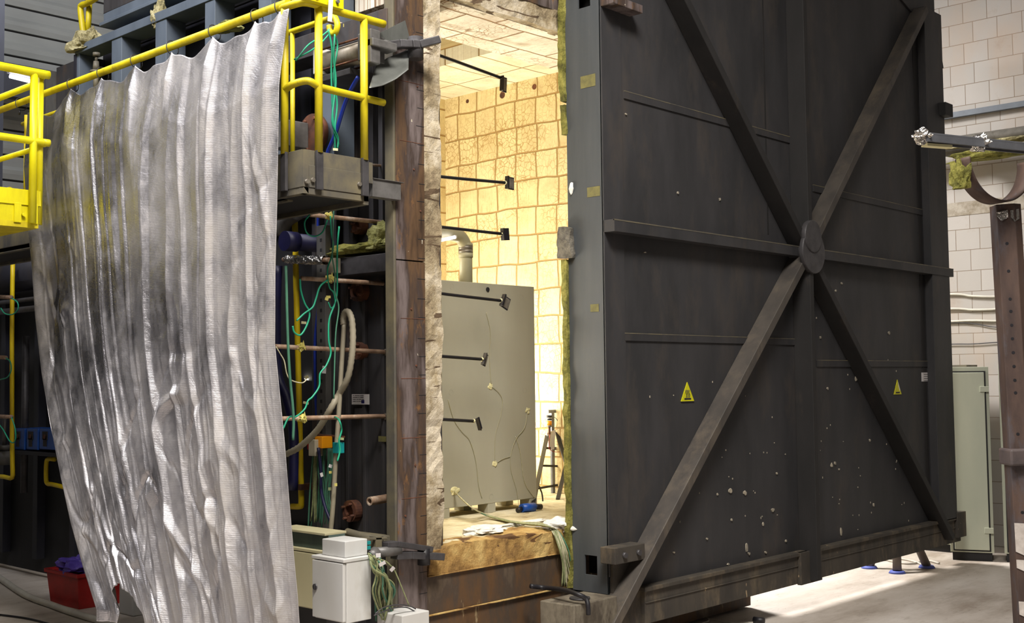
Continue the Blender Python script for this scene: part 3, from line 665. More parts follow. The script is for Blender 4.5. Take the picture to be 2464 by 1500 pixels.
# splashes of pale plaster stuck on the skin
random.seed(11); mb = MB()
spl = [(1756, 1182, 5, 11), (1791, 1186, 4, 12), (1858, 1228, 5, 12), (1835, 1262, 2, 9), (1795, 1320, 3, 22), (1801, 1333, 3, 7), (1841, 1330, 2.5, 7), (1751, 1358, 3, 6), (2008, 1115, 3, 10), (2000, 1120, 3, 12), (2138, 802, 5, 10), (2059, 912, 4, 13), (1990, 935, 2, 8), (1973, 812, 2, 8), (2024, 682, 3, 6), (2091, 960, 2, 5), (2023, 1280, 2.5, 22), (2041, 1330, 3, 24), (2101, 1215, 2, 10), (2092, 1060, 2, 7), (1630, 464, 2, 6), (1731, 480, 2, 7), (1551, 608, 2.5, 3), (1505, 275, 2, 4), (1921, 488, 4, 28), (1926, 508, 3, 8), (2010, 700, 2.5, 6), (2018, 1130, 2, 5), (1725, 1190, 2, 5), (1759, 1252, 2, 6), (1700, 1297, 2, 5), (1620, 1330, 2, 4), (1868, 1140, 2, 5), (1890, 1302, 2, 6)]
for x, y, a_, b_ in spl:
    yy = DY-.0 if not (1913 < x < 1930 and y < 520) else DY-.0
    c = P(x, y, Y=yy); k1 = a_/133*.75; k2 = b_/270*.5
    pts = []
    for q in range(9):
        t_ = q*2*math.pi/9; rr = random.uniform(.6, 1.1); pts.append((c.x+k1*rr*math.cos(t_), yy-.009, c.z+k2*rr*math.sin(t_)))
    mb.prism(pts, (0, .009, 0))
for i in range(70):
    x = random.triangular(1480, 2230, 2000); y = random.triangular(700, 1290, 1250)
    c = P(x, y, Y=DY); k1 = random.uniform(.003, .008); k2 = random.uniform(.004, .011)
    mb.prism([(c.x+k1*math.cos(t_), DY-.004, c.z+k2*math.sin(t_)) for t_ in (0, 1.2, 2.5, 3.8, 5)], (0, .004, 0))
o = mk('plaster_splash', mb, 'splash', dr); o['kind'] = 'stuff'
# ================================================================== GALLERY WITH GUARD RAIL (beside the column)
GX = 4.15; GY = 5.5
gz1 = P(728, 358, Y=GY).z; gz0 = P(728, 457, Y=GY).z
gp = thing('access_gallery', 'gallery end with worn yellow guard rail and dusty grey toe board beside the rusty column', 'gallery', (4.4, 7, gz0))
gxr = P(887, 400, Y=GY).x
mk('toe_board', MB().box(GX, gxr, GY, GY+.012, gz0+.02, gz1).box(GX, GX+.012, GY, 5.8, gz0+.02, gz1).box(GX+.1, GX+.112, 5.8, 12, gz0+.02, gz1).box(GX+.04, gxr-.06, GY-.005, GY, gz0+.02, gz0+.15).box(gxr-.01, gxr+.05, GY+.02, GY+.05, gz0+.1, gz1-.01), 'platform', gp, .002)
mk('deck', MB().box(GX+.005, gxr, GY+.005, 5.8, gz0-.01, gz0+.04).box(GX+.11, gxr, 5.8, 13.5, gz0-.01, gz0+.04), 'dark', gp)
mk('deck_frame', MB().box(GX, gxr, GY, GY+.04, gz0-.02, gz0+.02).box(GX, GX+.04, GY, 5.8, gz0-.02, gz0+.02).box(GX+.11, GX+.15, 5.8, 13.5, gz0-.02, gz0+.02).box(gxr-.04, gxr, GY, 13.5, gz0-.04, gz0+.02), 'platform', gp, .002)
hzr = P(877, 47, Y=GY).z; mzr = P(877, 237, Y=GY).z
pA = P(689, 200, X=GX); 
def gpost(c, zt, flat):
    o = mk('post', MB().cyl((c[0], c[1], gz1-.01), (c[0], c[1], zt), .0235, n=18), 'yellow_dirty', gp)
    f = MB().box(c[0]-.024, c[0]+.024, c[1]-.014, c[1]+.006, gz0+.01, gz1) if flat else MB().box(c[0]-.014, c[0]+.006, c[1]-.024, c[1]+.024, gz0+.01, gz1)
    mk('post_foot', f, 'darkgrey', o, .002)
for x in (766.5, 876):
    c = P(x, 300, Y=GY-.01); gpost((c.x, GY-.012), hzr, True)
gpost((GX-.012, pA.y), hzr+.02, False)
e0 = P(921, 52, Y=GY); ax = P(877, 300, Y=GY).x
mk('handrail', MB().tube([(GX-.012, pA.y+.03, hzr), (GX-.012, pA.y-.03, hzr+.005), (GX+.012, GY+.03, hzr+.01), (GX+.06, GY-.01, hzr+.005), (GX+.13, GY-.012, hzr), (4.5, GY-.012, hzr), (e0.x, GY-.012, hzr)], .024, 14), 'yellow_dirty', gp)
mk('mid_rail', MB().tube([(GX-.012, pA.y, mzr), (GX-.008, GY+.08, mzr+.02), (GX+.03, GY-.005, mzr+.03), (GX+.1, GY-.01, mzr+.01), (4.3, GY-.012, mzr+.005), (4.5, GY-.012, mzr), (e0.x-.005, GY-.012, mzr-.005)], .022, 14), 'yellow_dirty', gp)
fb0 = P(668, -8, Y=GY-.05); fb1 = P(821, 22, Y=GY-.05)
fb = mk('splice_bar', MB().box(fb0.x, fb1.x, GY-.075, GY-.035, hzr-.005, hzr+.075), 'yellow', gp, .003)
for x in (762, 812):
    c = P(x, 14, Y=GY-.08); mk('bolt', MB().cyl((c.x, GY-.09, hzr+.03), (c.x, GY-.07, hzr+.03), .012, n=6), 'grey', fb)
for (x, y) in ((705, 433), (750, 434), (862, 444)):
    c = P(x, y, Y=GY)
    mk('bolt', MB().cyl((max(c.x, GX+.02), GY-.02, c.z), (max(c.x, GX+.02), GY+.01, c.z), .014, n=6), 'plate_steel', gp)
# inner rail with a looped end
IX = 4.55
i0 = P(697, 78, X=IX); i1 = P(790, 46, X=IX); i2 = P(804, 40, X=IX-.02); i3 = P(812, 60, X=IX-.03); i4 = P(806, 80, X=IX-.03); i5 = P(795, 76, X=IX-.02); i6 = P(792, 62, X=IX-.02)
mk('inner_rail', MB().tube([(IX, 10, i0.z), i0, i1, i2, i3, i4, i5, i6], .019, 12), 'yellow_dirty', gp)
c = P(704, 200, X=IX); mk('inner_post', MB().cyl((IX, c.y, gz0), (IX, c.y, i0.z), .015, n=14), 'yellow_dirty', gp)
# curtain rail: outer handrail of the gallery
rz = P(310, 150, X=GX).z
mk('curtain_rail', MB().cyl((GX, pA.y-.02, rz), (GX, 12.5, rz), .026, n=18), 'yellow_dirty', gp)
for y_ in (7.4, 9.35): mk('post', MB().cyl((GX+.14, y_, gz1), (GX+.14, y_, rz-.05), .022, n=14), 'yellow_dirty', gp)
# bracket to the column
b0 = P(889, 430, Y=GY+.06); b1 = P(889, 474, Y=GY+.06)
mk('wall_bracket', MB().box(b0.x, 4.93, GY+.03, GY+.1, b1.z, b0.z).box(b0.x, 4.95, GY+.02, GY+.12, b0.z-.004, b0.z), 'grey', gp, .003)
# ================================================================== YELLOW PLATFORM (left)
QX = 3.88; QY = P(100, 300, X=QX).y
yp = thing('yellow_platform', 'bright yellow railed platform corner at the left edge in front of the silver curtain', 'platform', (3.3, QY+.8, 3.1))
qz1 = P(100, 460, X=QX).z; qz0 = P(98, 540, X=QX).z
mk('toe_board', MB().box(2.2, QX, QY, QY+.012, qz0+.13, qz1).box(QX-.012, QX, QY, 12, qz0+.13, qz1).box(2.2, QX-.01, QY+.012, QY+.03, qz0, qz0+.14), 'yellow', yp, .002)
for d_ in (.07, .19): mk('side_plate', MB().box(QX-d_, QX-d_+.05, QY-.004, QY+.014, qz0, qz0+.14), 'yellow', yp, .002)
mk('deck', MB().box(2.2, QX-.01, QY+.01, 12, qz0-.03, qz0+.01), 'yellow_dirty', yp)
qh = P(60, 172, Y=QY).z; qm = P(60, 338, Y=QY).z
e = P(118, 190, Y=QY)
p1 = P(75, 500, Y=QY)
for c in ((P(80, 350, Y=QY-.02).x, QY-.02), (QX+.0, P(102, 350, X=QX).y+.05)):
    mk('post', MB().cyl((c[0], c[1], qz0), (c[0], c[1], qh-.01), .027, n=18), 'yellow', yp)
mk('handrail', MB().tube([(2.2, QY-.02, qh), (QX-.1, QY-.02, qh), (QX-.01, QY-.01, qh), (QX+.02, QY+.06, qh), (QX+.02, QY+.16, qh)], .03, 16).cyl((QX+.0, QY+.1, qh-.05), (QX+.0, 12, qh-.05), .024, n=14), 'yellow', yp)
mk('mid_rail', MB().tube([(2.2, QY-.02, qm), (QX-.1, QY-.02, qm), (QX, QY-.02, qm), (QX+.03, QY+.02, qm)], .027, 16).cyl((QX, QY+.1, qm-.03), (QX, 12, qm-.03), .02, n=14), 'yellow', yp)
mk('low_rail', MB().cyl((QX, QY+.5, qm-.28), (QX, 12, qm-.28), .02, n=14), 'yellow_dirty', yp)
mk('dark_reflection_panel', MB().box(2.2, 2.3, QY+.3, 13.5, 0, qz0-.03), 'dark', yp)  # unseen dark panel added for the curtain to reflect, darkening its lower left
c = P(58, 517, Y=QY-.01); mk('bolt', MB().cyl((c.x, QY-.02, c.z), (c.x, QY+.005, c.z), .014, n=8), 'yellow', yp)
# ================================================================== SILVER CURTAIN
CUX = 4.07
ringpx = [(51, 240), (175, 208), (247, 181), (328, 148), (415, 117), (516, 77), (618, 36), (676, 16)]
rY = [P(x, y+25, X=GX-.02).y for x, y in ringpx]
Ledge = [(50, 250), (53, 300), (56, 380), (62, 470), (68, 560), (76, 640), (84, 760), (100, 900), (121, 1020), (146, 1150), (170, 1260), (198, 1360), (232, 1468)]
Redge = [(678, 20), (672, 160), (669, 330), (666, 500), (662, 650), (661, 830), (674, 960), (684, 1060), (695, 1200), (706, 1330), (716, 1440), (722, 1530)]
def edge(tab):
    pts = sorted([(P(x, y, X=CUX).z, P(x, y, X=CUX).y) for x, y in tab])
    def f(z):
        if z <= pts[0][0]: return pts[0][1]
        for (a, b), (c, d) in zip(pts, pts[1:]):
            if z <= c: return b+(d-b)*(z-a)/(c-a)
        return pts[-1][1]
    return f
lf, rf = edge(Ledge), edge(Redge)
nw, nh = 560, 400
na, nb = P(342, 1450, X=CUX).y, P(276, 1450, X=CUX).y; nzt = P(310, 1410, X=CUX).z
def ridge(x, v, seed, w): return max(0, w-abs(noise.noise(Vector((x, v, seed)))))
def fold(u, v):
    """fold depth for position along the rod u (0 right .. 1 left) and drop v (0 top .. 1 hem)"""
    y = u*3.5
    g = min(1, v*4+.10)
    wob = noise.noise(Vector((y*.8, v*.5, 3)))
    x = y+.10*wob
    d = 0
    # deep hanging folds, straight from rod to hem
    d += .105*g*noise.noise(Vector((x*1.7, v*.35, 1)))
    d += .026*g*noise.noise(Vector((x*4.0, v*.5, 11)))
    # sharp creases
    d -= .34*g*ridge(x*2.6, v*.45, 5, .10)
    d += .18*g*ridge(x*4.6, v*.6+2, 8, .09)
    d -= .05*g*ridge(x*9.0, v*.9, 9, .10)
    # slanting crumples in the body of the cloth
    k = max(0, min(1, .35+1.8*noise.noise(Vector((y*1.0, v*1.9, 31)))))
    d -= .24*g*k*ridge(y*2.0+v*2.6, v*3.6-y*.9, 15, .12)
    d += .20*g*k*ridge(y*2.6-v*3.4, v*4.4+y*.7, 25, .10)
    d += .07*g*k*ridge(y*6, v*7, 44, .10)
    # the cloth is gathered towards each ring
    if v < .3:
        for r__ in RU:
            q = (u-r__)/(.008+.11*v)
            if abs(q) < 3: d -= .045*math.exp(-q*q)*(1-v/.3)*min(1, v*20)
    return d
RU = [(y_-rf(rz))/(lf(rz)-rf(rz)) for y_ in rY]
mb = MB(); vs = []
for j in range(nh+1):
    v = j/nh
    for i in range(nw+1):
        u = i/nw
        y0 = rf(rz)+(lf(rz)-rf(rz))*u
        # scalloped top between the rings
        sag = 0; 
        for a, b in zip(sorted(rY), sorted(rY)[1:]):
            if a <= y0 <= b: t = (y0-a)/(b-a); sag = .15*(b-a)*(4*t*(1-t))**.75*(1-.25*math.sin(t*9+a*7))
        zt = rz-.05-sag
        yb = rf(.44)+(lf(.44)-rf(.44))*u
        zh = .40+.03*math.sin(yb*3)
        if na < yb < nb: zh += (nzt-zh)*math.sin(math.pi*(yb-na)/(nb-na))**.5
        z = zt+(zh-zt)*v
        y = rf(z)+(lf(z)-rf(z))*u
        d = fold(u, v)
        vs.append((CUX+d*min(1, u/.035, (1-u)/.035)+(GX-.03-CUX)*max(0, 1-v/.12), y+.012*noise.noise(Vector((u*40, v*4, 0)))*(0 if i in (0, nw) else 1), z))
mb.add(vs, [(j*(nw+1)+i, j*(nw+1)+i+1, (j+1)*(nw+1)+i+1, (j+1)*(nw+1)+i) for j in range(nh) for i in range(nw)], True)
cu = solo('protective_curtain', mb, 'curtain', 'tall silver aluminised curtain hanging in crumpled folds from the yellow rail', 'curtain')
so = cu.modifiers.new('cloth_thickness', 'SOLIDIFY'); so.thickness = .003
for i, (x, y) in enumerate(ringpx):
    c = P(x, y, X=GX); mb = MB()
    mb.tube([(GX+.045*math.cos(t), c.y+.012*math.sin(t), rz-.015+.052*math.sin(t)) for t in [2*math.pi*k/20 for k in range(21)]], .0035, 6, 1)
    mb.cyl((GX-.01, c.y, rz-.06), (GX-.012, c.y, rz-.10), .008, n=8)
    o = solo('curtain_ring', mb, 'black', ['steel ring at the far left end of the silver curtain, behind the yellow posts', 'second curtain ring from the left, just right of the yellow platform posts', 'third curtain ring from the left, near the brass valve on the frame', 'fourth curtain ring from the left on the yellow rail', 'fourth curtain ring from the right on the yellow rail', 'third curtain ring from the right on the yellow rail', 'second curtain ring from the right, on the highest full scallop', 'curtain ring at the top right corner of the silver curtain'][i], 'ring', 'curtain rings on the yellow rail')
# ================================================================== CLAMPS
clz = P(830, 138, X=4.72)
y_a = P(789, 150, X=4.72); y_b = P(886, 120, X=4.72)
k1 = thing('clamp_cylinder', 'dusty pneumatic cylinder with a dark jaw reaching past the column top', 'clamp', (4.72, y_b.y, clz.z-.1))
zc = clz.z
mk('barrel', MB().cyl((4.72, y_a.y, zc), (4.72, y_b.y, zc), .068, n=28), 'barrel', k1)
mb = MB()
for sx in (-1, 1):
    for sz in (-1, 1): mb.cyl((4.72+sx*.066, y_a.y, zc+sz*.066), (4.72+sx*.066, y_b.y, zc+sz*.066), .007, n=8)
mk('tie_rod', mb, 'rust', k1)
mk('end_cap', MB().box(4.635, 4.805, y_a.y, y_a.y+.045, zc-.085, zc+.085), 'white_box', k1, .004)
mk('end_cap', MB().box(4.635, 4.805, y_b.y-.06, y_b.y, zc-.085, zc+.085).box(4.62, 4.82, y_b.y-.16, y_b.y-.06, zc-.02, zc+.03).box(4.62, 4.7, y_b.y-.14, y_b.y-.04, zc-.12, zc+.09), 'grey', k1, .006)
r0 = P(905, 118, X=4.75); jw = [P(915, 122, X=4.78), P(925, 112, X=4.8), P(960, 106, X=4.9), P(990, 107, X=4.98), P(1008, 108, X=5.03), P(1056, 96, X=5.16)]
mk('rod_end', MB().cyl((4.72, y_b.y, zc), jw[0], .03, n=16).lump(jw[1], .07, .05, .035, .2, 3, 3, False), 'grey', k1)
mb = MB()
for a, b in zip(jw[1:], jw[2:]): mb.beam(a, b, .055, .05)
mk('jaw', mb, 'darkgrey', k1, .006)
a = P(1000, 98, X=5.03); mk('pivot_pin', MB().cyl((a.x, a.y, a.z-.12), (a.x, a.y, a.z+.02), .05, n=24), 'darkgrey', k1)
mk('cylinder_bracket', MB().box(4.66, 4.95, 5.7, 6.1, zc-.14, zc-.1), 'darkgrey', k1, .004)
# bent sheet under and behind the jaw
up_ = [(912, 80), (975, 49), (985, 88), (970, 105), (912, 112)]
solo('deflector_sheet', MB().prism([P(x, y, Y=FY-.03) for x, y in up_], (0, .004, 0)), 'sheet', 'upper bent grey sheet standing behind the clamp jaw, yellow paint mark on it', 'sheet')
mb = MB(); top = [(905, 160), (930, 140), (960, 128), (984, 118)]; bot = [(888, 213), (920, 207), (952, 192), (983, 168)]
vs = []
n_ = 14
for j in range(n_+1):
    for i in range(n_+1):
        t = i/n_*3; q = min(2, int(t)); t -= q
        a = Vector(top[q]).lerp(Vector(top[q+1]), t); b = Vector(bot[q]).lerp(Vector(bot[q+1]), t); c = a.lerp(b, j/n_)
        vs.append(P(c.x, c.y, Y=FY-.03-.16*(j/n_)**2))
mb.add(vs, [(j*(n_+1)+i, j*(n_+1)+i+1, (j+1)*(n_+1)+i+1, (j+1)*(n_+1)+i) for j in range(n_) for i in range(n_)], True)
o = solo('deflector_sheet', mb, 'sheet', 'lower curled grey sheet hanging below the clamp jaw in front of the column', 'sheet')
o.modifiers.new('thick', 'SOLIDIFY').thickness = .004
# lower clamp
k2 = thing('door_clamp', 'dark double-plate clamp jaw low on the rusty column above the small box', 'clamp', (4.9, 5.4, 1.0))
for nm, pts, wd, th in (('upper_plate', [(925, 1312), (950, 1309), (1034, 1322)], .07, .035), ('lower_plate', [(948, 1338), (985, 1336), (1062, 1340)], .07, .045)):
    pp = [P(x, y, Y=FY-.07) for x, y in pts]; mb = MB()
    for a, b in zip(pp, pp[1:]): mb.beam(a, b, wd, th)
    mk(nm, mb, 'darkgrey', k2, .005)
a = P(905, 1330, Y=FY-.1); b = P(960, 1326, Y=FY-.08)
mk('rod_end', MB().cyl(a, b, .03, n=16).cyl(a, P(888, 1342, Y=FY-.11), .038, n=16), 'grey', k2)
a = P(1020, 1348, Y=FY-.07); mk('pivot_pin', MB().cyl((a.x, a.y, a.z-.03), (a.x, a.y, a.z+.07), .04, n=20), 'black', k2)
a = P(900, 1290, Y=FY-.02); mk('mounting_lug', MB().box(a.x-.02, a.x+.03, FY-.06, FY, a.z-.14, a.z).beam(P(868, 1298, Y=FY-.05), P(930, 1296, Y=FY-.05), .02, .015), 'platform', k2, .003)
# ================================================================== PLATE THERMOMETERS
rods = [
 ([(778, 46), (912, 88), (1050, 131), (1207, 188)], (1212, 203, 15, 36, 4), 'topmost rod thermometer, dark rod ending near the chamber ceiling'),
 ([(800, 390), (938, 401), (1048, 424), (1216, 440)], (1227, 441, 20, 30, 1), 'second rod thermometer from the top, square plate facing out'),
 ([(747, 517), (935, 537), (1046, 545), (1207, 563)], (1216, 564, 19, 29, -6), 'third rod thermometer from the top, level with the grey elbow duct'),
 ([(725, 670), (935, 684), (1055, 706), (1206, 724)], (1216, 728, 20, 30, 24), 'fourth rod thermometer from the top, tilted plate before the beige cabinet'),
 ([(664, 834), (938, 848), (1052, 857), (1160, 865)], (1167, 866, 10, 30, 22), 'fifth rod thermometer from the top, turned edge-on before the beige cabinet'),
 ([(677, 1008), (938, 1002), (1050, 1009), (1140, 1014)], (1153, 1020, 9, 30, -20), 'lowest rod thermometer, scorched plate before the beige cabinet'),
]
for i, (pp, (cx, cy, w_, h_, tilt), lab) in enumerate(rods):
    YR = 6.12
    pts = [P(x, y, Y=YR) for x, y in pp]
    th = thing('rod_thermometer', lab, 'thermometer', pts[0], 'rod thermometers through the left jamb')
    mid = pts[1].lerp(pts[2], .5)
    mk('outer_rod', MB().tube([pts[0], pts[1], mid], .015 if i != 1 else .009, 10), 'rustrod', th)
    mk('inner_rod', MB().tube([mid, pts[2], pts[3]], .012, 10), 'black', th)
    mk('gland', MB().cyl(pts[1]-Vector((.05, 0, .002)), pts[1]+Vector((.02, 0, .002)), .024, n=12), 'black' if i < 4 else 'plate_steel', th)
    px = (w_/2/1.0)*.0044; pz_ = h_/2*.0036
    c = P(cx, cy, Y=YR-.0); px = (P(cx+w_/2, cy, Y=YR).x-c.x); pz_ = c.z-P(cx, cy+h_/2, Y=YR).z
    rt = Matrix.Rotation(R(tilt), 3, 'Y')
    def q(x, z, y=0): return c+rt@Vector((x, y, z))
    mb = MB().prism([q(-px, -pz_), q(px, -pz_), q(px, pz_), q(-px, pz_)], (0, .008, 0))
    mb.prism([q(-px, -pz_, -.025), q(-px*.7, -pz_, -.025), q(-px*.7, pz_, -.025), q(-px, pz_, -.025)], (0, .03, 0))
    mk('plate_frame', mb, 'black', th)
    if i not in (2, 5): mk('sensor_plate', MB().prism([q(-px*.35, -pz_*.85, -.004), q(px*.85, -pz_*.85, -.004), q(px*.85, pz_*.8, -.004), q(-px*.35, pz_*.8, -.004)], (0, .004, 0)), 'plate_steel', th)
    mk('joint', MB().lump(pts[3], .014, .014, .014, .3, i, 2, False), 'tag', th)
    if i in (2, 3, 4, 5):
        tx = {2: (791, 520), 3: (793, 672), 4: (724, 836), 5: (727, 1008)}[i]
        cc = P(tx[0], tx[1], Y=YR-.01)
        mb = MB().lump(cc, .028, .016, .022, .6, i, 3, False)
        mb.prism([cc+Vector((0, -.012, .01)), cc+Vector((.03, -.012, -.02)), cc+Vector((.012, -.012, .045))], (0, .003, 0))
        mk('tape_wrap', mb, 'tape', th)
# ================================================================== CABLES AND HOSES beside the column
def cable(name, pts, r, mat, label, cat='cable', group=None, X=None, Y=None, n=7, **k):
    pp = [P(p[0], p[1], **({'X': p[2]} if len(p) > 2 and X is not None else {'Y': p[2]} if len(p) > 2 else {'X': X} if X is not None else {'Y': Y})) for p in pts]
    return solo(name, MB().tube(pp, r, n, **k), mat, label, cat, group)
cable('yellow_gas_pipe', [(709, 500), (713, 700), (719, 950), (724, 1150), (725, 1210), (722, 1219), (700, 1219)], .021, 'yellow_pipe', 'vertical yellow gas pipe between the silver curtain and the thermometer rods', 'pipe', X=5.1, n=14, sub=4)
solo('pipe_clamp', MB().box(5.06, 5.3, P(726, 1172, X=5.1).y-.045, P(726, 1172, X=5.1).y+.045, P(726, 1172, X=5.1).z-.02, P(726, 1172, X=5.1).z+.02), 'rust', 'rusty clamp low on the vertical yellow gas pipe', 'clamp')
cable('blue_hose', [(767, 495), (766, 560), (770, 600), (772, 640), (766, 740), (758, 830), (760, 950), (763, 1010)], .012, 'blue', 'thin bright blue hose hanging beside the slotted strut under the gallery', 'hose', X=5.12, n=10)
cable('blue_hose', [(862, 185), (845, 215), (828, 255), (808, 320), (790, 362), (786, 380)], .013, 'blue', 'blue hose slanting down behind the yellow guard rail', 'hose', X=4.7, n=10)
cable('navy_hose', [(668, 640), (664, 760), (668, 900), (690, 960), (706, 1040), (705, 1180)], .035, 'navy', 'thick dark blue hose hugging the right edge of the curtain', 'hose', X=4.95, n=12)
solo('duct_end', MB().cyl((4.9, P(684, 580, X=4.9).y, P(684, 580, X=4.9).z), (5.0, P(684, 580, X=4.9).y, P(684, 580, X=4.9).z), .07, n=28).cyl((5.0, P(684, 580, X=4.9).y, P(684, 580, X=4.9).z), (5.5, P(690, 580, X=4.9).y, P(684, 580, X=4.9).z), .06, n=28), 'navy', 'round dark blue duct end behind the curtain edge under the gallery', 'duct')
cable('grey_pipe', [(672, 560), (690, 530), (715, 512)], .055, 'rail_grey', 'stub of thick grey pipe slanting up under the gallery', 'pipe', X=5.05, n=18)
fs = thing('foil_wrapped_pipe', 'short crinkled foil-wrapped pipe crossing the yellow gas pipe', 'pipe', P(740, 625, X=5.02))
mb = MB(); a = P(690, 624, X=5.04); b = P(782, 627, X=5.0)
vs = []; n_ = 16; k_ = 28
for i in range(k_+1):
    c = a.lerp(b, i/k_)
    for q in range(n_):
        t = 2*math.pi*q/n_; rr = .030*(1+.35*noise.noise(Vector((i*.5, q*.7, 0)))); vs.append(c+Vector((math.cos(t)*rr, 0, math.sin(t)*rr)))
mb.add(vs, [(i*n_+q, i*n_+(q+1) % n_, (i+1)*n_+(q+1) % n_, (i+1)*n_+q) for i in range(k_) for q in range(n_)])
mk('foil_wrap', mb, 'foil', fs); mk('pipe_core', MB().cyl(a+Vector((0, .04, 0)), b-Vector((0, .05, 0)), .016, n=12), 'rustrod', fs)
# slotted upright strut
c = P(786, 640, X=5.15); mb = MB().box(5.1, 5.15, c.y-.05, c.y+.05, .35, gz0-.02)
mb.mat(1)
z = .45
while z < gz0-.1: mb.box(5.0985, 5.105, c.y-.012, c.y+.012, z, z+.025); z += .07
solo('slotted_strut', mb, ['rail_grey', 'dark'], 'grey slotted steel upright carrying the cables left of the ribbed panel', 'strut', bevel=.002)
sp_ = P(806, 640, X=5.08); solo('junction_tag', MB().box(5.05, 5.1, sp_.y-.035, sp_.y+.035, sp_.z-.05, sp_.z+.05), 'conduit', 'small grey plate at the left end of the ledge beam', 'plate')
# grey conduit with corrugated bend
cf = thing('flexible_conduit', 'grey conduit with a corrugated loop rising from the white cabinet', 'conduit', P(800, 1280, X=4.85))
mk('rigid_conduit', MB().tube(line([(828, 778), (823, 860), (816, 980), (808, 1100), (801, 1220), (795, 1285)], X=4.9), .016, 12), 'conduit', cf)
mk('corrugated_hose', MB().tube(line([(827, 782), (826, 765), (831, 752), (840, 753), (847, 775), (849, 820), (845, 870), (835, 915), (815, 950)], X=4.9)+line([(795, 985), (768, 1030), (740, 1060), (715, 1080), (690, 1093)], X=4.85), .021, 12, 6, .07, .011), 'conduit', cf)
# green thermocouple leads
gl = [
 ('green_cable', [(790, 70), (799, 120), (797, 170), (800, 260), (805, 330), (806, 362)], .006, 'green', 'first green lead of the bundle hanging from the looped rail end', 5.68),
 ('green_cable', [(806, 78), (803, 140), (808, 200), (799, 290), (813, 330), (812, 358)], .006, 'green', 'second green lead of the bundle, with an S-bend above the toe board', 5.66),
 ('green_cable', [(800, 76), (812, 110), (803, 180), (811, 250), (806, 310), (816, 350)], .006, 'green', 'third green lead of the bundle hanging behind the yellow rails', 5.7),
 ('green_cable', [(795, 70), (770, 90), (740, 110), (712, 146)], .005, 'green', 'green lead slanting left from the looped rail end', 5.72),
 ('green_cable', [(798, 74), (776, 100), (748, 122), (708, 143)], .005, 'green', 'lower green lead slanting left behind the middle yellow post', 5.73),
]
for nm, pts, r, mt, lab, Yp in gl: cable(nm, pts, r, mt, lab, group='green leads above the gallery', Y=Yp)
gl2 = [
 ([(745, 517), (733, 535), (738, 560), (755, 569), (775, 560), (788, 530)], 'green', 'green loop under the third outer rod', .005),
 ([(795, 520), (797, 560), (802, 590), (797, 620), (788, 650), (792, 690), (803, 705), (806, 730), (797, 742), (790, 728)], 'green', 'green lead twisting down past the foil-wrapped pipe', .005),
 ([(816, 545), (812, 590), (811, 640), (811, 700), (806, 730), (792, 770), (791, 820), (796, 850), (785, 880), (770, 900), (768, 930), (752, 955), (741, 965), (733, 985), (712, 1003), (695, 1005), (681, 1033)], 'green', 'long bright green lead falling from the ledge to the curtain edge', .006),
 ([(722, 672), (724, 700), (733, 730), (743, 748), (744, 765), (735, 790), (722, 807), (708, 800), (704, 785)], 'green', 'green lead from the tip of the fourth outer rod', .006),
 ([(788, 674), (770, 690), (760, 720), (752, 740), (732, 755), (714, 772)], 'green', 'green lead crossing it in an X under the fourth outer rod', .006),
 ([(803, 500), (801, 560), (800, 620), (806, 660), (805, 700), (815, 740), (808, 800), (805, 880), (803, 960)], 'greendark', 'dull green lead along the right side of the slotted strut', .005),
 ([(664, 835), (676, 855), (684, 870), (690, 900), (700, 915), (726, 922), (738, 914)], 'palewire', 'pale wire looping from the tip of the fifth outer rod', .004),
 ([(688, 640), (692, 800), (697, 900), (706, 1000), (705, 1060)], 'greendark', 'dull green cable strand left of the yellow gas pipe', .009),
 ([(806, 1004, 6.1), (816, 1012), (822, 1035), (816, 1060), (818, 1085), (812, 1110)], 'green', 'short green lead ending at the teal plug', .006),
]
for k, (pts, mt, lab, r) in enumerate(gl2): cable('thermocouple_cable', pts, r, mt, lab, group='leads under the gallery', Y=5.95-.01*k)
# bundle hanging below the orange terminal box
random.seed(8)
tb = thing('terminal_block', 'orange and red terminal box on the strut with wires hanging from it', 'terminal box', P(775, 1075, X=5.0))
a = P(762, 1050, X=5.0); b = P(786, 1079, X=5.0); mk('orange_cover', MB().box(4.96, 5.05, b.y, a.y-.03, b.z, a.z), 'orange', tb, .003)
mk('red_plug', MB().box(4.95, 5.02, a.y-.03, a.y+.04, a.z-.09, a.z-.03), 'red', tb, .003)
mk('grey_plug', MB().box(4.93, 5.0, a.y-.07, a.y-.0, a.z-.13, a.z-.02), 'conduit', tb, .004)
mk('mounting_rail', MB().beam(P(750, 1046, X=5.06), P(826, 1052, X=5.06), .03, .012), 'rust', tb)
for i in range(16):
    x = 755+i*2.0; dx = random.uniform(-14, 4); e = 1272+random.uniform(-30, 2)
    mt = random.choice(['greendark', 'greendark', 'greendark', 'olive'])
    cable('hanging_lead', [(x, 1078), (x+dx*.3+random.uniform(-3, 3), 1130), (x+dx*.6+random.uniform(-4, 4), 1190), (x+dx+random.uniform(-5, 5), e)], .006, mt, 'one lead of the dusty green bundle hanging below the orange terminal box', group='leads below the orange terminal box', X=4.99+.004*i)
cable('navy_lead', [(766, 1078), (772, 1130), (773, 1180), (782, 1220), (795, 1255), (800, 1275)], .011, 'navy', 'blue-grey lead curving from the terminal box down to the conduit foot', X=4.94, n=10)
for i in range(6):
    x = 790+i*2.2
    cable('short_lead', [(x, 1080), (x-2+random.uniform(-2, 2), 1130), (x-5+random.uniform(-4, 3), 1190), (x-4, 1225), (x-random.uniform(-6, 10), 1262)], .004, 'greendark', 'one thin lead of the small group beside the grey conduit', group='thin leads beside the conduit', X=4.97)
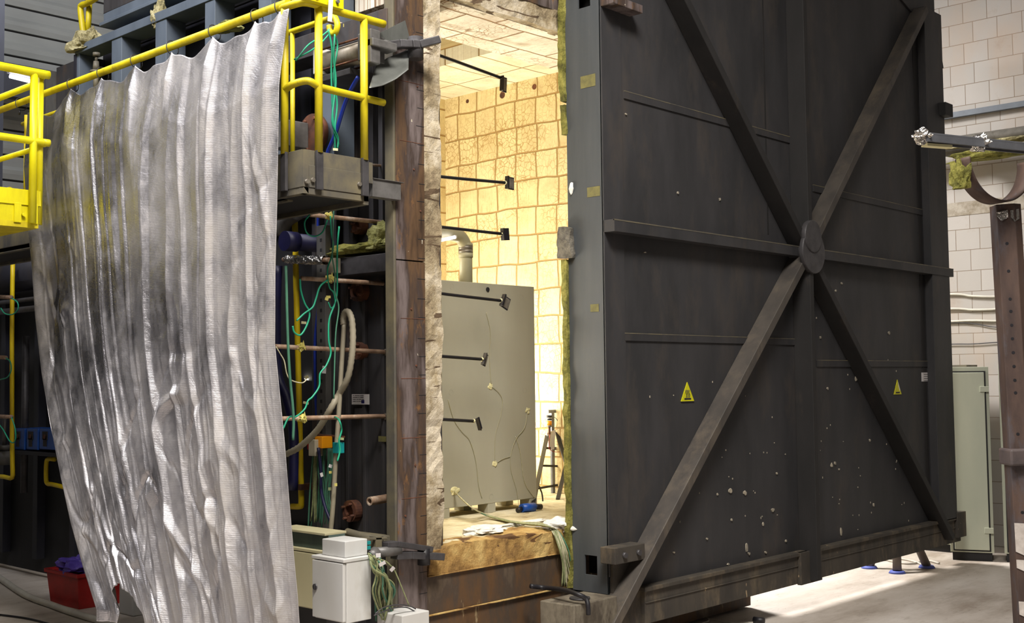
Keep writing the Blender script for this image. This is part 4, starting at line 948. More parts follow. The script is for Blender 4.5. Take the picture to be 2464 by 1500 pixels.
tp = P(816, 1078, X=4.9); solo('teal_plug', MB().box(4.87, 4.92, tp.y-.03, tp.y+.03, tp.z-.035, tp.z+.035), 'teal', 'small teal plug right of the grey conduit', 'plug', bevel=.003)
def flag(pt, w_, h_, mat, lab, X=None, Y=None, rot=0):
    c = P(pt[0], pt[1], X=X) if X is not None else P(pt[0], pt[1], Y=Y)
    k = 1/ (FPX/((c-CAMP).dot(FW))); w2, h2 = w_*k/2, h_*k/2
    m_ = Matrix.Rotation(R(rot), 3, 'Y'); e = [c+m_@Vector((sx*w2*1.3, -sx*w2*.5, sz*h2)) for sx, sz in ((-1, -1), (1, -1), (1, 1), (-1, 1))]
    return solo('paper_tag', MB().prism(e, (-.002, -.003, 0)), mat, lab, 'tag', 'paper tags on the leads')
for pt, s_, mt, lab, X_, rt in (
    ((731, 777), (9, 6), 'tag', 'cream tag on the crossing green leads under the fourth rod', 4.95, 5),
    ((736, 970), (10, 6), 'tag', 'cream tag on the long bright green lead above the lowest rod', 4.93, 15),
    ((738, 908), (7, 8), 'tag', 'crumpled tag at the end of the pale looping wire', 4.95, -30),
    ((786, 720), (6, 7), 'tape', 'yellowish tag on the strut under the fourth rod', 4.94, 20),
    ((790, 715), (8, 6), 'tape', 'yellowish tag beside the twisted green lead', 4.93, 0),
    ((818, 1056), (14, 6), 'olive', 'pale green tags above the teal plug', 4.88, 8),
    ((795, 1122), (6, 8), 'whitetag', 'white tag halfway down the thin leads', 4.9, 20),
    ((795, 1137), (5, 6), 'tape', 'yellow tag under the white one on the thin leads', 4.9, 0),
    ((774, 1143), (5, 10), 'whitetag', 'white plug tag on the blue-grey lead', 4.9, -20),
    ((780, 890), (7, 18), 'whitetag', 'white strip wrapped on the slotted strut', 5.06, 5),
    ((794, 1177), (6, 7), 'olive', 'green tag low on the thin leads', 4.9, 0),
    ((808, 1167), (5, 7), 'tape', 'small yellow tag beside the grey conduit', 4.87, 0)):
    flag(pt, s_[0], s_[1], mt, lab, X=X_, rot=rt)
flag((807, 360), 9, 6, 'tag', 'cream tag where the green leads meet the toe board', Y=5.6)
flag((832, 62), 9, 8, 'tape', 'yellow tape on the topmost outer rod', Y=6.05)
flag((795, 22), 8, 62, 'whitetag', 'long white strap tied round the splice bar', Y=5.4, rot=4)
# mineral wool pieces
c = P(880, 605, X=5.2); solo('mineral_wool', MB().lump(P(872, 612, X=5.2), .09, .34, .055, .4, 2), 'woolgreen', 'flattened greenish mineral wool lying on the ledge beam', 'insulation')
solo('mineral_wool', MB().lump(P(922, 600, X=5.2), .07, .12, .11, .5, 5), 'wool', 'upright torn mineral wool tuft at the right end of the ledge beam', 'insulation')
solo('mineral_wool', MB().lump(P(208, 108, X=5.05)+Vector((0, 0, -.05)), .09, .2, .13, .45, 9), 'woolpale', 'pale torn mineral wool on the frame corner under the yellow loop', 'insulation')
solo('mineral_wool', MB().lump(P(550, 62, X=5.0)+Vector((0, 0, -.04)), .07, .12, .05, .4, 12), 'wool', 'dark green mineral wool behind the curtain rail', 'insulation')
solo('mineral_wool', MB().lump(P(382, 28, X=5.05)+Vector((0, 0, -.14)), .05, .06, .13, .5, 15), 'woolpale', 'narrow tuft of pale wool squeezed between the roof gussets', 'insulation')
# valve behind the curtain rail
vl = thing('brass_valve', 'small dusty valve standing behind the curtain rail at the frame corner', 'valve', P(231, 190, X=4.85))
c = P(231, 190, X=4.85); top = P(232, 130, X=4.85)
mk('valve_body', MB().cyl(c-Vector((0, 0, .1)), c+Vector((0, 0, .05)), .022, n=14).cyl(c+Vector((0, 0, .05)), c+Vector((0, 0, .07)), .05, n=16).cyl(c+Vector((0, 0, .07)), c+Vector((0, 0, .15)), .03, .022, n=14), 'platform', vl)
mk('valve_stem', MB().cyl(c+Vector((0, 0, .15)), top-Vector((0, 0, .02)), .012, n=10), 'platform', vl)
mk('hand_wheel', MB().cyl(top-Vector((0, 0, .02)), top+Vector((0, 0, .01)), .03, n=12), 'platform', vl)
# yellow hoop on the furnace roof
hoop = thing('roof_handrail', 'bent yellow handrail hoop on the furnace roof, top left', 'handrail', P(205, 90, X=5.2))
mk('rail_tube', MB().tube([P(202, 92, X=5.2), P(194, 25, X=5.2), P(198, 12, X=5.2), P(215, 5, X=5.2), P(290, -40, X=5.2)], .028, 14), 'yellow_dirty', hoop)
mk('rail_post', MB().tube([P(211, 92, X=5.25), P(215, 10, X=5.25)], .026, 14), 'yellow_dirty', hoop)
# flanged valve body seen between the yellow posts
fv = thing('flanged_damper', 'rusty round flange with a grey square housing above the toe board', 'flange', P(735, 350, X=4.95))
c = P(738, 325, X=4.95)
mk('round_flange', MB().cyl((4.95, c.y-.05, c.z), (4.99, c.y-.05, c.z), .14, n=30), 'rust', fv)
mk('square_housing', MB().box(4.78, 4.95, c.y-.02, c.y+.17, c.z-.1, c.z+.08), 'grey', fv, .006)
mb = MB()
for a in range(6): mb.cyl((4.93, c.y-.05+.11*math.cos(a), c.z+.11*math.sin(a)), (4.95, c.y-.05+.11*math.cos(a), c.z+.11*math.sin(a)), .012, n=6)
mk('bolt_ring', mb, 'rust', fv)
# ================================================================== CONTROL CABINETS
def cabinet(nm, lab, X0, X1, Y0, Y1, Z0, Z1, mat, group=None):
    t = thing(nm, lab, 'cabinet', ((X0+X1)/2, (Y0+Y1)/2, Z0), group)
    mk('body', MB().box(X0+.012, X1, Y0, Y1, Z0, Z1-.02), mat, t, .004)
    mk('door', MB().box(X0-.012, X0+.01, Y0+.004, Y1-.004, Z0+.01, Z1-.025), mat, t, .004)
    mk('top_plate', MB().box(X0-.012, X1+.004, Y0-.004, Y1+.004, Z1-.02, Z1), mat, t, .003)
    return t
wx0 = 4.38; a = P(830, 1347, X=wx0); wy0 = a.y; wz1 = a.z
wx1 = P(893, 1338, Y=wy0).x; wy1 = P(754, 1330, X=wx0).y
wz0 = P(830, 1503, X=wx0).z
wc = cabinet('control_cabinet', 'light grey control cabinet standing right of the silver curtain', wx0, wx1, wy0, wy1, wz0, wz1, 'white_box')
c = P(763, 1412, X=wx0); mk('lock', MB().cyl((wx0-.02, c.y, c.z), (wx0, c.y, c.z), .018, n=14).box(wx0-.024, wx0-.02, c.y-.004, c.y+.004, c.z-.014, c.z+.014), 'darkgrey', wc)
mk('stand', MB().box(wx0+.05, wx1-.05, wy0+.06, wy1-.06, 0, wz0), 'darkgrey', wc)
# flat junction box lying on it
ja = P(845, 1343, X=wx0+.03)
jy0 = wy0+.035; jx0 = wx0+.03; jz1 = P(844, 1306, X=jx0).z; jx1 = P(884, 1303, Y=jy0).x; jy1 = P(775, 1292, X=jx0).y
jb = thing('junction_box', 'flat grey junction box lying on top of the light grey control cabinet', 'box', ((jx0+jx1)/2, (jy0+jy1)/2, wz1))
mk('body', MB().box(jx0, jx1, jy0, jy1, wz1+.001, jz1), 'white_box', jb, .004)
jr = mk('connector_rail', MB().box(jx1, jx1+.025, jy0+.01, jy0+.05, wz1+.02, jz1-.01), 'grey', jb)
for z_ in (.3, .6): mk('socket', MB().box(jx1+.004, jx1+.03, jy0+.004, jy0+.012, wz1+(jz1-wz1)*z_, wz1+(jz1-wz1)*(z_+.22)), 'teal', jr, .002)
# beige cabinet behind
gx = 4.62; a = P(700, 1315, X=gx); b = P(700, 1458, X=gx)
bc = cabinet('switch_cabinet', 'beige cabinet partly hidden behind the light grey one', gx, gx+.3, P(790, 1330, X=gx).y, P(660, 1330, X=gx).y, b.z, a.z, 'beige_box')
mk('stand', MB().box(gx+.08, gx+.25, P(790, 1330, X=gx).y+.1, P(660, 1330, X=gx).y-.1, 0, b.z), 'dark', bc)
mk('cover_strip', MB().box(gx-.01, gx+.16, P(785, 1290, X=gx).y, P(665, 1290, X=gx).y, a.z+.095, a.z+.11), 'beige_box', bc, .002)
mk('riser', MB().box(gx+.02, gx+.15, P(785, 1290, X=gx).y, P(665, 1290, X=gx).y, a.z, a.z+.095), 'locker_dark', bc, .002)
solo('spigot', MB().cyl(P(745, 1287, X=gx+.1)-Vector((0, .12, 0)), P(745, 1287, X=gx+.1)+Vector((0, .06, 0)), .02, n=12), 'rail_grey', 'short grey fitting lying on the beige cabinet', 'fitting')
cable('waste_hose', [(735, 1455), (738, 1480), (750, 1500), (770, 1515), (800, 1520)], .03, 'conduit', 'brownish hose bending out under the beige cabinet', 'hose', X=4.75, n=12)
# small box with wires, bottom centre
sy = 5.25; a = P(968, 1483, Y=sy); sx0 = a.x; sx1 = P(1033, 1474, Y=sy).x; sy1 = P(907, 1468, X=sx0).y; sz = a.z
sb = solo('small_enclosure', MB().box(sx0, sx1, sy, sy1, 0, sz), 'white_box', 'small pale enclosure at the bottom edge, wires drooping behind it', 'box', bevel=.005)
random.seed(21)
ends = []
for i in range(22):
    x0 = 886+random.uniform(0, 26); y0 = 1336+random.uniform(-6, 22); xm = 902+random.uniform(0, 44); xe = 904+random.uniform(0, 44)
    cable('signal_cable', [(x0, y0, 5.32+.004*i), (x0+9, y0+22, 5.3+.004*i), (xm, 1396+random.uniform(-8, 8), 5.32+.004*i), (xm+random.uniform(-6, 12), 1430, 5.34+.005*i), (xe, 1478+random.uniform(-8, 20), 5.40+.008*i)], .0055 if i % 3 else .0075, random.choice(['olive', 'olive', 'greendark', 'palewire']), 'one braided cable of the bundle drooping right of the control cabinet', group='braided cables beside the control cabinet', Y=5.3, n=6)
cable('signal_cable', [(886, 1332), (905, 1345), (925, 1350), (938, 1360), (950, 1375), (965, 1410), (985, 1460)], .004, 'olive', 'single braided cable looping right of the bundle, white plug on it', Y=5.3, n=6)
for i, (pt, s_, lab) in enumerate((((910, 1337), (9, 10), 'white tag just right of the junction box'), ((920, 1357), (12, 9), 'pair of white plugs in the cable bundle'), ((944, 1370), (9, 10), 'white plug on the single looping cable'))):
    flag(pt, s_[0], s_[1], 'whitetag', lab, Y=5.295, rot=-25*i)
for k, pts in enumerate(([(903, 1478), (925, 1462), (958, 1456), (985, 1459), (1000, 1466)], [(900, 1482), (940, 1466), (975, 1462), (998, 1472)])):
    cable('draped_wire', pts, .004, 'darkgrey', ['thin dark wire draped over the top of the small enclosure, the rear one', 'front one of two thin dark wires draped over the small enclosure'][k], group='wires on the small enclosure', Y=5.3)
# ================================================================== INSIDE THE CHAMBER
ec = thing('test_cabinet', 'tall beige sheet-metal cabinet standing on feet inside the chamber', 'cabinet', (6.97, 7.0, ZF))
ex0, ex1, ey0, ey1 = 6.41, 7.52, 6.74, 7.14
ezb = P(1180, 1212, Y=ey0).z; ezt = P(1170, 682, Y=ey0).z
mk('body', MB().box(ex0, ex1, ey0, ey1, ezb, ezt), 'cab', ec, .004)
for x in (ex0, P(1175, 1230, Y=ey0).x, P(1276, 1210, Y=ey0).x):
    mk('foot', MB().box(x, x+.09, ey0+.003, ey0+.12, ZF, ezb), 'cab', ec, .003)
    mk('foot', MB().box(x, x+.09, ey1-.12, ey1-.003, ZF, ezb), 'cab', ec, .003)
c = P(1173, 697, Y=ey0); mk('cable_gland', MB().cyl((c.x, ey0-.006, c.z), (c.x, ey0+.01, c.z), .019, n=20), 'dark', ec)
mb = MB()
for (x, y) in ((1087, 690), (1256, 716), (1085, 945), (1262, 940), (1182, 1196)):
    c = P(x, y, Y=ey0); mb.pipe((c.x, ey0-.0012, c.z), (c.x, ey0+.001, c.z), .024, .022)
mk('blanking_disc', mb, 'cab', ec)
c = P(1055, 802, X=ex0); mk('sensor_tag', MB().box(ex0-.006, ex0, c.y-.03, c.y+.03, c.z-.02, c.z+.02), 'tag', ec)
# elbow duct
du = thing('elbow_duct', 'grey plastic duct rising from the cabinet and bending left', 'duct', P(1122, 678, Y=6.95))
c = P(1121, 640, Y=6.95); r_ = .055; zt = P(1100, 566, Y=6.95).z
pts = [(c.x, 6.95, ezt-.02), (c.x, 6.95, zt-.16)]
arc = [(c.x-.11+.11*math.cos(t), 6.95, zt-.13+.13*math.sin(t)) for t in [R(k) for k in range(0, 91, 10)]]
mk('duct_tube', MB().tube(pts+arc+[(c.x-.35, 6.95, zt), (5.9, 6.95, zt)], r_, 22, 1), 'duct', du)
for y, h_, mt in ((590, .012, 'duct'), (597, .018, 'plate_steel'), (606, .014, 'plate_steel'), (615, .02, 'duct')):
    z_ = P(1121, y, Y=6.95).z; mk('coupling_band', MB().cyl((c.x, 6.95, z_-h_), (c.x, 6.95, z_+h_), r_+.006, n=26), mt, du)
# fluorescent batten in the chamber
a = P(1040, 583, Y=7.6); b = P(1094, 572, Y=7.75)
fl = thing('batten_lamp', 'glowing tube lamp under the elbow duct in the chamber', 'lamp', a)
mk('tube', MB().cyl(P(1030, 585, Y=6.86), P(1094, 571, Y=6.86), .013, n=12), 'lamp', fl)
mk('lamp_holder', MB().cyl(P(1094, 571, Y=6.86), P(1097, 570.4, Y=6.86), .016, n=12), 'white_box', fl)
# steel stand with regulator
ts = thing('pipe_stand', 'black A-frame steel stand with a slotted upright near the chamber side wall', 'stand', (8.05, 6.95, ZF))
SY = 7.0
def sp(x, y, Y=SY): return P(x, y, Y=Y)
zt_ = ZF
def leg(a, b, Ya, Yb): 
    mk('leg', MB().beam(P(a[0], a[1], Y=Ya), P(b[0], b[1], Y=Yb), .034, .02), 'black', ts)
fl_ = P(1342, 1203, Z=ZF); fp = P(1331, 1187, Z=ZF)
top1 = P(1316, 1050, Y=fp.y); top2 = P(1339, 1038, Y=fp.y)
def legz(top, px, py): mk('leg', MB().beam(top, P(px, py, Z=ZF), .034, .02), 'black', ts)
legz(top1, 1281, 1225); legz(top2, 1388, 1200)
mk('leg', MB().beam(P(1367, 1100, Y=fp.y-.1), fl_, .034, .02), 'black', ts)
for (x0, y0, x1, y1) in ((1300, 1121, 1362, 1123), (1294, 1176, 1352, 1166), (1312, 1079, 1324, 1079)):
    mk('cross_bar', MB().beam(P(x0, y0, Y=fp.y-.02), P(x1, y1, Y=fp.y-.02), .012, .02), 'black', ts)
mk('slotted_upright', MB().box(fp.x-.02, fp.x+.02, fp.y-.012, fp.y+.012, ZF, P(1330, 990, Y=fp.y).z), 'galv', ts, .002)
mk('head_plate', MB().prism([P(1316, 1042, Y=fp.y-.02), P(1337, 1035, Y=fp.y-.02), P(1333, 1082, Y=fp.y-.02), P(1322, 1083, Y=fp.y-.02)], (0, .008, 0)), 'whitetag', ts)
mk('top_arm', MB().beam(P(1318, 991, Y=fp.y), P(1378, 987, Y=fp.y), .025, .03), 'galv', ts, .002)
mk('arm', MB().beam(P(1333, 1080, Y=fp.y), P(1378, 1073, Y=fp.y), .02, .028), 'galv', ts, .002)
rg = thing('gas_regulator', 'small yellow and black regulator with a red lead on the slotted stand', 'regulator', P(1322, 1040, Y=fp.y-.05))
def rc(y0, y1, r, mt, nm):
    mk(nm, MB().cyl(P(1322, y0, Y=fp.y-.05), P(1322, y1, Y=fp.y-.05), r, n=14), mt, rg)
rc(1000, 1005, .028, 'black', 'cap'); rc(1005, 1008, .02, 'white_box', 'spacer'); rc(1008, 1012, .024, 'black', 'ring'); rc(1013, 1024, .022, 'orange', 'body'); rc(1024, 1028, .024, 'plate_steel', 'collar'); rc(1028, 1046, .011, 'rust', 'nozzle')
cable('red_lead', [(1323, 1046), (1321, 1070), (1323, 1082), (1335, 1088), (1355, 1087), (1370, 1080)], .003, 'red', 'thin red lead looping below the regulator', Y=fp.y-.05)
cable('stand_lead', [(1333, 1004), (1341, 1012), (1350, 1040), (1364, 1071)], .003, 'black', 'thin dark lead from the regulator down to the side arm', Y=fp.y-.03)
# things on the chamber floor
bd = thing('blue_pump', 'small blue device with a black end on the chamber floor by the cabinet corner', 'pump', P(1270, 1232, Z=ZF))
a = P(1255, 1234, Z=ZF); b = P(1302, 1229, Z=ZF)
mk('body', MB().cyl(a+Vector((0, 0, .035)), a.lerp(b, .65)+Vector((0, 0, .035)), .035, n=16), 'blueplastic', bd)
mk('end_cap', MB().cyl(a.lerp(b, .65)+Vector((0, 0, .035)), b+Vector((0, 0, .03)), .024, n=14).cyl(a-Vector((.05, 0, -.02)), a+Vector((0, 0, .03)), .02, n=12), 'black', bd)
cable('pump_hose', [(1294, 1165), (1303, 1185), (1306, 1205), (1305, 1220)], .007, 'black', 'short black hose arching right of the cabinet corner', 'hose', Y=7.0)
solo('fibre_pad', MB().lump(P(1165, 1283, Z=ZF), .17, .12, .035, .3, 4), 'blanket', 'white folded fibre blanket lying near the sill', 'blanket')
solo('fibre_pad', MB().lump(P(1345, 1272, Z=ZF)+Vector((.02, 0, -.02)), .16, .13, .06, .4, 6), 'blanket', 'white fibre wad on the sill against the door edge', 'blanket')
solo('fibre_pad', MB().lump(P(1262, 1262, Z=ZF), .30, .05, .015, .4, 8), 'blanket', 'thin white fibre strip under the grey-green cable run', 'blanket')
random.seed(5)
for i in range(16):
    a = P(1093, 1183, Y=ey0-.01)
    o_ = random.uniform(-4, 4)
    z0_ = ZF+.012+.004*(i % 4)
    m1 = P(1135+o_, 1222+o_*.6, Z=ZF+.10+.01*(i % 3)); m2 = P(1180+o_*1.5, 1243+o_, Z=z0_); m3 = P(1245+o_*2, 1258+o_*.8, Z=z0_+.01); m4 = P(1310+o_, 1264+o_, Z=z0_+.02)
    m5 = P(1335+o_*2, 1278, Y=FY+.0); m6 = P(1345+o_*2.5+i*.9, 1320, Y=FY-.06); m7 = P(1352+o_*2+i*1.2, 1362, Y=FY-.05); e7 = P(1350+i*2+o_*4, 1385+random.uniform(0, 30), Y=FY-.04)
    solo('sensor_lead', MB().tube([a, m1, m2, m3, m4, m5, m6, m7, e7], .0045, 5), random.choice(['olive', 'palewire', 'greendark', 'olive']), 'one sensor lead of the bundle running from the cabinet over the sill', 'cable', 'sensor leads running over the sill')
solo('tape_patch', MB().lump(P(1094, 1182, Y=ey0-.004), .04, .008, .03, .4, 3, 3, False), 'tag', 'pale tape patch where the leads leave the cabinet front', 'tape')
for pts, lab in (([(1078, 962), (1092, 1010), (1112, 1040), (1130, 1060), (1145, 1110), (1152, 1170), (1160, 1200)], 'faint wire down the left part of the cabinet front'),
                 ([(1180, 928), (1200, 945), (1209, 965), (1205, 1000), (1192, 1050), (1191, 1115)], 'wire bowing down the middle of the cabinet front'),
                 ([(1270, 988), (1262, 1030), (1243, 1055), (1230, 1090), (1229, 1130), (1243, 1180), (1249, 1225)], 'wire from the right sensor pad down to the floor'),
                 ([(1191, 1117), (1210, 1105), (1229, 1099)], 'short wire joining the middle and right sensor pads'),
                 ([(1170, 752), (1180, 800), (1178, 860), (1182, 925)], 'thin wire above the middle sensor pad'),
                 ([(1240, 1050), (1252, 1090), (1262, 1160), (1285, 1198)], 'pale wire slanting down the right edge of the cabinet front')):
    cable('surface_wire', pts, .0024, 'palewire' if 'pale' in lab else 'duct', lab, Y=ey0-.006, n=5)
for (x, y), lab in (((1180, 930), 'upper middle tape pad on the cabinet front'), ((1191, 1116), 'lower middle tape pad on the cabinet front'), ((1270, 988), 'right-hand tape pad on the cabinet front')):
    solo('tape_pad', MB().lump(P(x, y, Y=ey0-.003), .024, .006, .02, .5, x, 3, False), 'tag', lab, 'tape')
# ================================================================== FOOT OF THE DOOR
pd = thing('foot_pedestal', 'dusty square pedestal under the left foot of the door', 'pedestal', (6.4, 5.3, 0))
py0 = 5.05; a = P(1381, 1459, Y=py0); pxx = a.x; pzz = a.z
pyb = P(1299, 1448, X=pxx).y; px1 = P(1463, 1439, Y=py0).x
mk('block', MB().box(pxx, px1+.1, py0, pyb, 0, pzz), 'pedestal', pd, .006)
c = P(1395, 1442, Z=pzz); mk('foot_plate', MB().cyl((c.x, c.y, pzz), (c.x, c.y, pzz+.012), .07, n=30), 'darkgrey', pd)
cable('black_hose', [(1276, 1411, 5.45), (1310, 1415, 5.4), (1355, 1420, 5.2), (1390, 1431, 5.06), (1410, 1442, 5.02), (1415, 1460, 5.0), (1416, 1480, 5.0)], .016, 'black', 'stiff dark hose lying over the pedestal at the door foot', 'hose', Y=5.2, n=10)
st = thing('three_leg_stool', 'low stool with blue rubber feet showing under the door', 'stool', (11.75, 5.6, 0))
for (x, y), (tx, ty) in zip(((2092, 1368), (2159, 1380), (2230, 1367)), ((2107, 1330), (2173, 1330), (2210, 1330))):
    a = P(x, y, Z=0); dirx = Vector((11.78, 5.55, .75)); b = a.lerp(dirx, .78)
    lg = mk('leg', MB().cyl(a+Vector((0, 0, .02)), b, .045, .035, n=16), 'stoolleg', st)
    mk('rubber_foot', MB().cyl(a, a+Vector((0, 0, .025)), .085, .07, n=20), 'bluefoot', lg)
mk('seat', MB().cyl((11.78, 5.55, .58), (11.78, 5.55, .63), .17, n=28), 'stoolleg', st)
mk('stretcher', MB().cyl((11.55, 5.6, .3), (11.95, 5.5, .3), .015, n=10), 'stoolleg', st)
for k, pts in enumerate(([(2115, 1343), (2150, 1352), (2190, 1357), (2230, 1350), (2260, 1356)], [(2110, 1350), (2160, 1345), (2200, 1352), (2225, 1362)])):
    solo('floor_cable', MB().tube([P(x, y, Z=.012) for x, y in pts], .01, 8), 'whitecable', ['pale cable on the floor behind the stool feet', 'second pale cable crossing under the stool'][k], 'cable')
dc = thing('extension_lead', 'pale floor lead with two black rubber connectors at the bottom edge', 'cable', P(1730, 1492, Z=0))
mk('lead', MB().tube([P(x, y, Z=.012) for x, y in ((1575, 1488), (1640, 1486), (1695, 1487), (1705, 1495), (1690, 1500))], .006, 8).tube([P(x, y, Z=.012) for x, y in ((1695, 1487), (1740, 1497), (1812, 1499))], .006, 8), 'whitecable', dc)
for x in (1632, 1826):
    mk('connector', MB().cyl(P(x-12, 1492, Z=.03), P(x+12, 1495, Z=.03), .026, n=14), 'black', dc)
# ================================================================== LOCKERS ALONG THE BLOCK WALL
def locker(lab, c0, c1, depth, h_, openseam):
    """front face runs c0 -> c1 on the floor, body goes back from it"""
    c0 = Vector(c0); c1 = Vector(c1); u = (c1-c0).normalized(); nrm = Vector((u.y, -u.x, 0)); 
    if nrm.x < 0: nrm = -nrm
    t = thing('metal_locker', lab, 'locker', c0.lerp(c1, .5)+nrm*depth/2, 'lockers along the block wall')
    L_ = (c1-c0).length
    def bx(mb, s0, s1, d0, d1, z0, z1):
        pts = [c0+u*s+nrm*d for s, d in ((s0, d0), (s1, d0), (s1, d1), (s0, d1))]
        return mb.prism([p+Vector((0, 0, z0)) for p in pts], (0, 0, z1-z0))
    mk('carcass', bx(MB(), 0, L_, .02, depth, .09, h_), 'locker', t, .003)
    mk('plinth', bx(MB(), .02, L_-.02, .04, depth-.02, 0, .09), 'dark', t)
    mk('door_leaf', bx(MB(), .045, L_-.045, 0, .02, .12, h_-.06), 'locker', t, .004)
    mk('door_gap', bx(MB(), .03, L_-.03, .012, .021, .105, h_-.045), 'dark', t)
    for z_ in (.3, h_-.27): mk('hinge', bx(MB(), L_-.09, L_-.0, -.012, .0, z_, z_+.06), 'locker', t, .002)
    return t, bx, L_
g0 = P(2140, 1331, Z=0); g1 = P(2288, 1349, Z=0); g2 = P(2392, 1354, Z=0); g3 = P(2480, 1358, Z=0)
hh = P(2292, 884, X=g1.x).z-.02
locker('green-grey locker mostly hidden behind the right edge of the big door', (g1.x+.5, g1.y+1.1, 0), (g1.x+.5, g1.y+.215, 0), .5, hh, 1)
t, bx, L_ = locker('wide green-grey locker between the big door and the brown post', (g1.x, g1.y, 0), (g2.x+.02, g2.y, 0), .5, hh+.02, 1)
t, bx, L_ = locker('green-grey locker right behind the brown post', (g2.x+.06, g2.y-.09, 0), (g2.x+.3, g2.y-.76, 0), .5, hh+.04, 1)
mk('lock_bar', bx(MB(), .06, .085, -.03, -.0, .2, hh-.1).prism([], (0, 0, 0)) if False else bx(MB(), .06, .085, -.03, 0, .2, hh-.1), 'locker_dark', t, .003)
a = P(2330, 880, X=13.1); solo('plank_offcut', MB().box(13.0, 13.3, a.y-.02, a.y+.4, hh+.025, hh+.045), 'platform', 'thin wooden offcut lying on top of the wide locker', 'board')
# ================================================================== WALL SERVICES
a = P(2260, 290, X=XW-.03); solo('cable_trunking', MB().box(XW-.07, XW, 2, 9, a.z-.0, a.z+.065), 'trunk', 'grey trunking rail fixed along the block wall', 'trunking')
a = P(2330, 335, X=XW-.3); solo('heating_pipe', MB().cyl((XW-.3, 2, a.z-.02), (XW-.3, 9, a.z-.02), .075, n=24), 'wallpipe', 'thick grey pipe running along the block wall below the trunking', 'pipe')
a = P(2270, 368, X=XW-.3); solo('heating_pipe', MB().cyl((XW-.3, 5.2, a.z), (XW-.3, 9, a.z), .05, n=20), 'wallpipe', 'thinner grey pipe lower on the wall beside the big door', 'pipe')
a = P(2420, 368, X=XW-.35); solo('mineral_wool', MB().lump(P(2395, 372, X=XW-.35)+Vector((0, 0, -.04)), .1, .5, .09, .4, 31), 'woolgreen', 'green mineral wool hanging around the wall pipe behind the steel ring', 'insulation')
solo('mineral_wool', MB().lump(P(2405, 338, X=XW-.3)+Vector((0, 0, -.04)), .09, .5, .05, .3, 33), 'woolpale', 'whitish jacket of insulation above the wall pipe', 'insulation')
wc_ = [((2268, 709), (2340, 713), (2400, 714), (2464, 706)), ((2268, 744), (2340, 746), (2400, 744), (2464, 734)), ((2268, 775), (2340, 772), (2400, 773), (2470, 768)), ((2268, 778), (2340, 779), (2390, 787), (2470, 789)), ((2268, 829), (2340, 828), (2400, 824), (2470, 822))]
for k, pts in enumerate(wc_):
    pp = [P(x, y, X=XW-.02) for x, y in pts]; pp = [pp[0]+Vector((0, 1.5, 0))]+pp+[pp[-1]-Vector((0, 1, 0))]
    solo('wall_cable', MB().tube(pp, .014 if k in (0, 1, 2) else .006, 8), 'whitecable' if k < 3 else 'darkgrey', ['topmost pale cable sagging along the block wall', 'second pale cable along the block wall', 'third pale cable just above the thin dark one', 'thin dark cable drooping under the third pale one', 'lowest thin line stretched above the lockers'][k], 'cable', 'cables along the block wall')
a = P(2300, 520, X=XW-.005); b = P(2300, 488, X=XW-.005)
mbx = MB().box(XW-.006, XW+.01, 2, 9, a.z+.0, b.z)
n = NT('rough_concrete_course', .9); cc = n.ramp(n.noise(6, 8, .7), [(.35, L((120, 108, 88))), (.6, L((172, 164, 152)))]); n.bump(n.noise(30, 5, .6), .5, .01); M['course'] = n.col(cc)
struct('trim_1', mbx, 'course')
# ================================================================== BROWN PERFORATED POST WITH HALF RING
bp = thing('perforated_post', 'rusty brown perforated post carrying a half ring at the right edge', 'post', (7.0, 2.6, 0))
YP = 2.62; LEAN = -.022
a = P(2388, 520, Y=YP); b = P(2445, 1500, Y=YP)
ang = R(-20); eu = Vector((math.cos(ang), math.sin(ang), 0)); en = Vector((-eu.y, eu.x, 0))
pc = P(2393, 520, Y=YP); 
ptop = P(2415, 492, Y=YP)
# section: face towards camera plus a receding face
wpx = 62
k = ((pc-CAMP).dot(FW))/FPX
cr_ = (RT-UP*RT.z*0); cr_ = Vector((RT.x, RT.y, 0)).normalized()
c0 = Vector((P(2431, 700, Y=YP).x, YP, 0)); 
hw = 30*k
f1 = Vector((cr_.x, cr_.y, 0)); back = Vector((-cr_.y, cr_.x, 0))
A_ = c0-f1*hw*1.0; B_ = c0+f1*hw*.35-back*.03; C_ = c0+f1*hw*1.05
D_ = C_+back*.08; E_ = A_+back*.1
def up2(p, z): return Vector((p.x, p.y, z))
ztop = P(2415, 490, Y=YP).z
mb = MB().prism([up2(p, 0) for p in (A_, B_, C_, D_, E_)], (0, 0, ztop))
post = mk('post_body', mb, 'brownpost', bp, .004)
nrm = Vector((B_.y-A_.y, -(B_.x-A_.x), 0)).normalized()
if nrm.dot(CAMP-c0) < 0: nrm = -nrm
mb = MB()
for y in (518, 583, 650, 718, 748, 782, 815, 849, 883, 917, 948, 1050, 1245, 1310, 1375, 1440):
    zz = P(2405, y, Y=YP).z; cc = A_.lerp(B_, .47); cc = Vector((cc.x, cc.y, zz))
    mb.cyl(cc+nrm*.001, cc-nrm*.01, .0095, n=12)
mk('peg_hole', mb, 'black', bp)
for (y0, y1) in ((1262, 1345), (1352, 1385), (1455, 1500)):
    za, zb_ = P(2440, y0, Y=YP).z, P(2440, y1, Y=YP).z
    q0 = A_+nrm*.003; q1 = B_+nrm*.003
    mk('paint_patch', MB().prism([up2(q0, za), up2(q1, za-.005), up2(q1.lerp(q0, .1), zb_-.02), up2(q0.lerp(q1, .6), zb_), up2(q0, zb_+.03)], nrm*.002), 'paintwhite', bp)
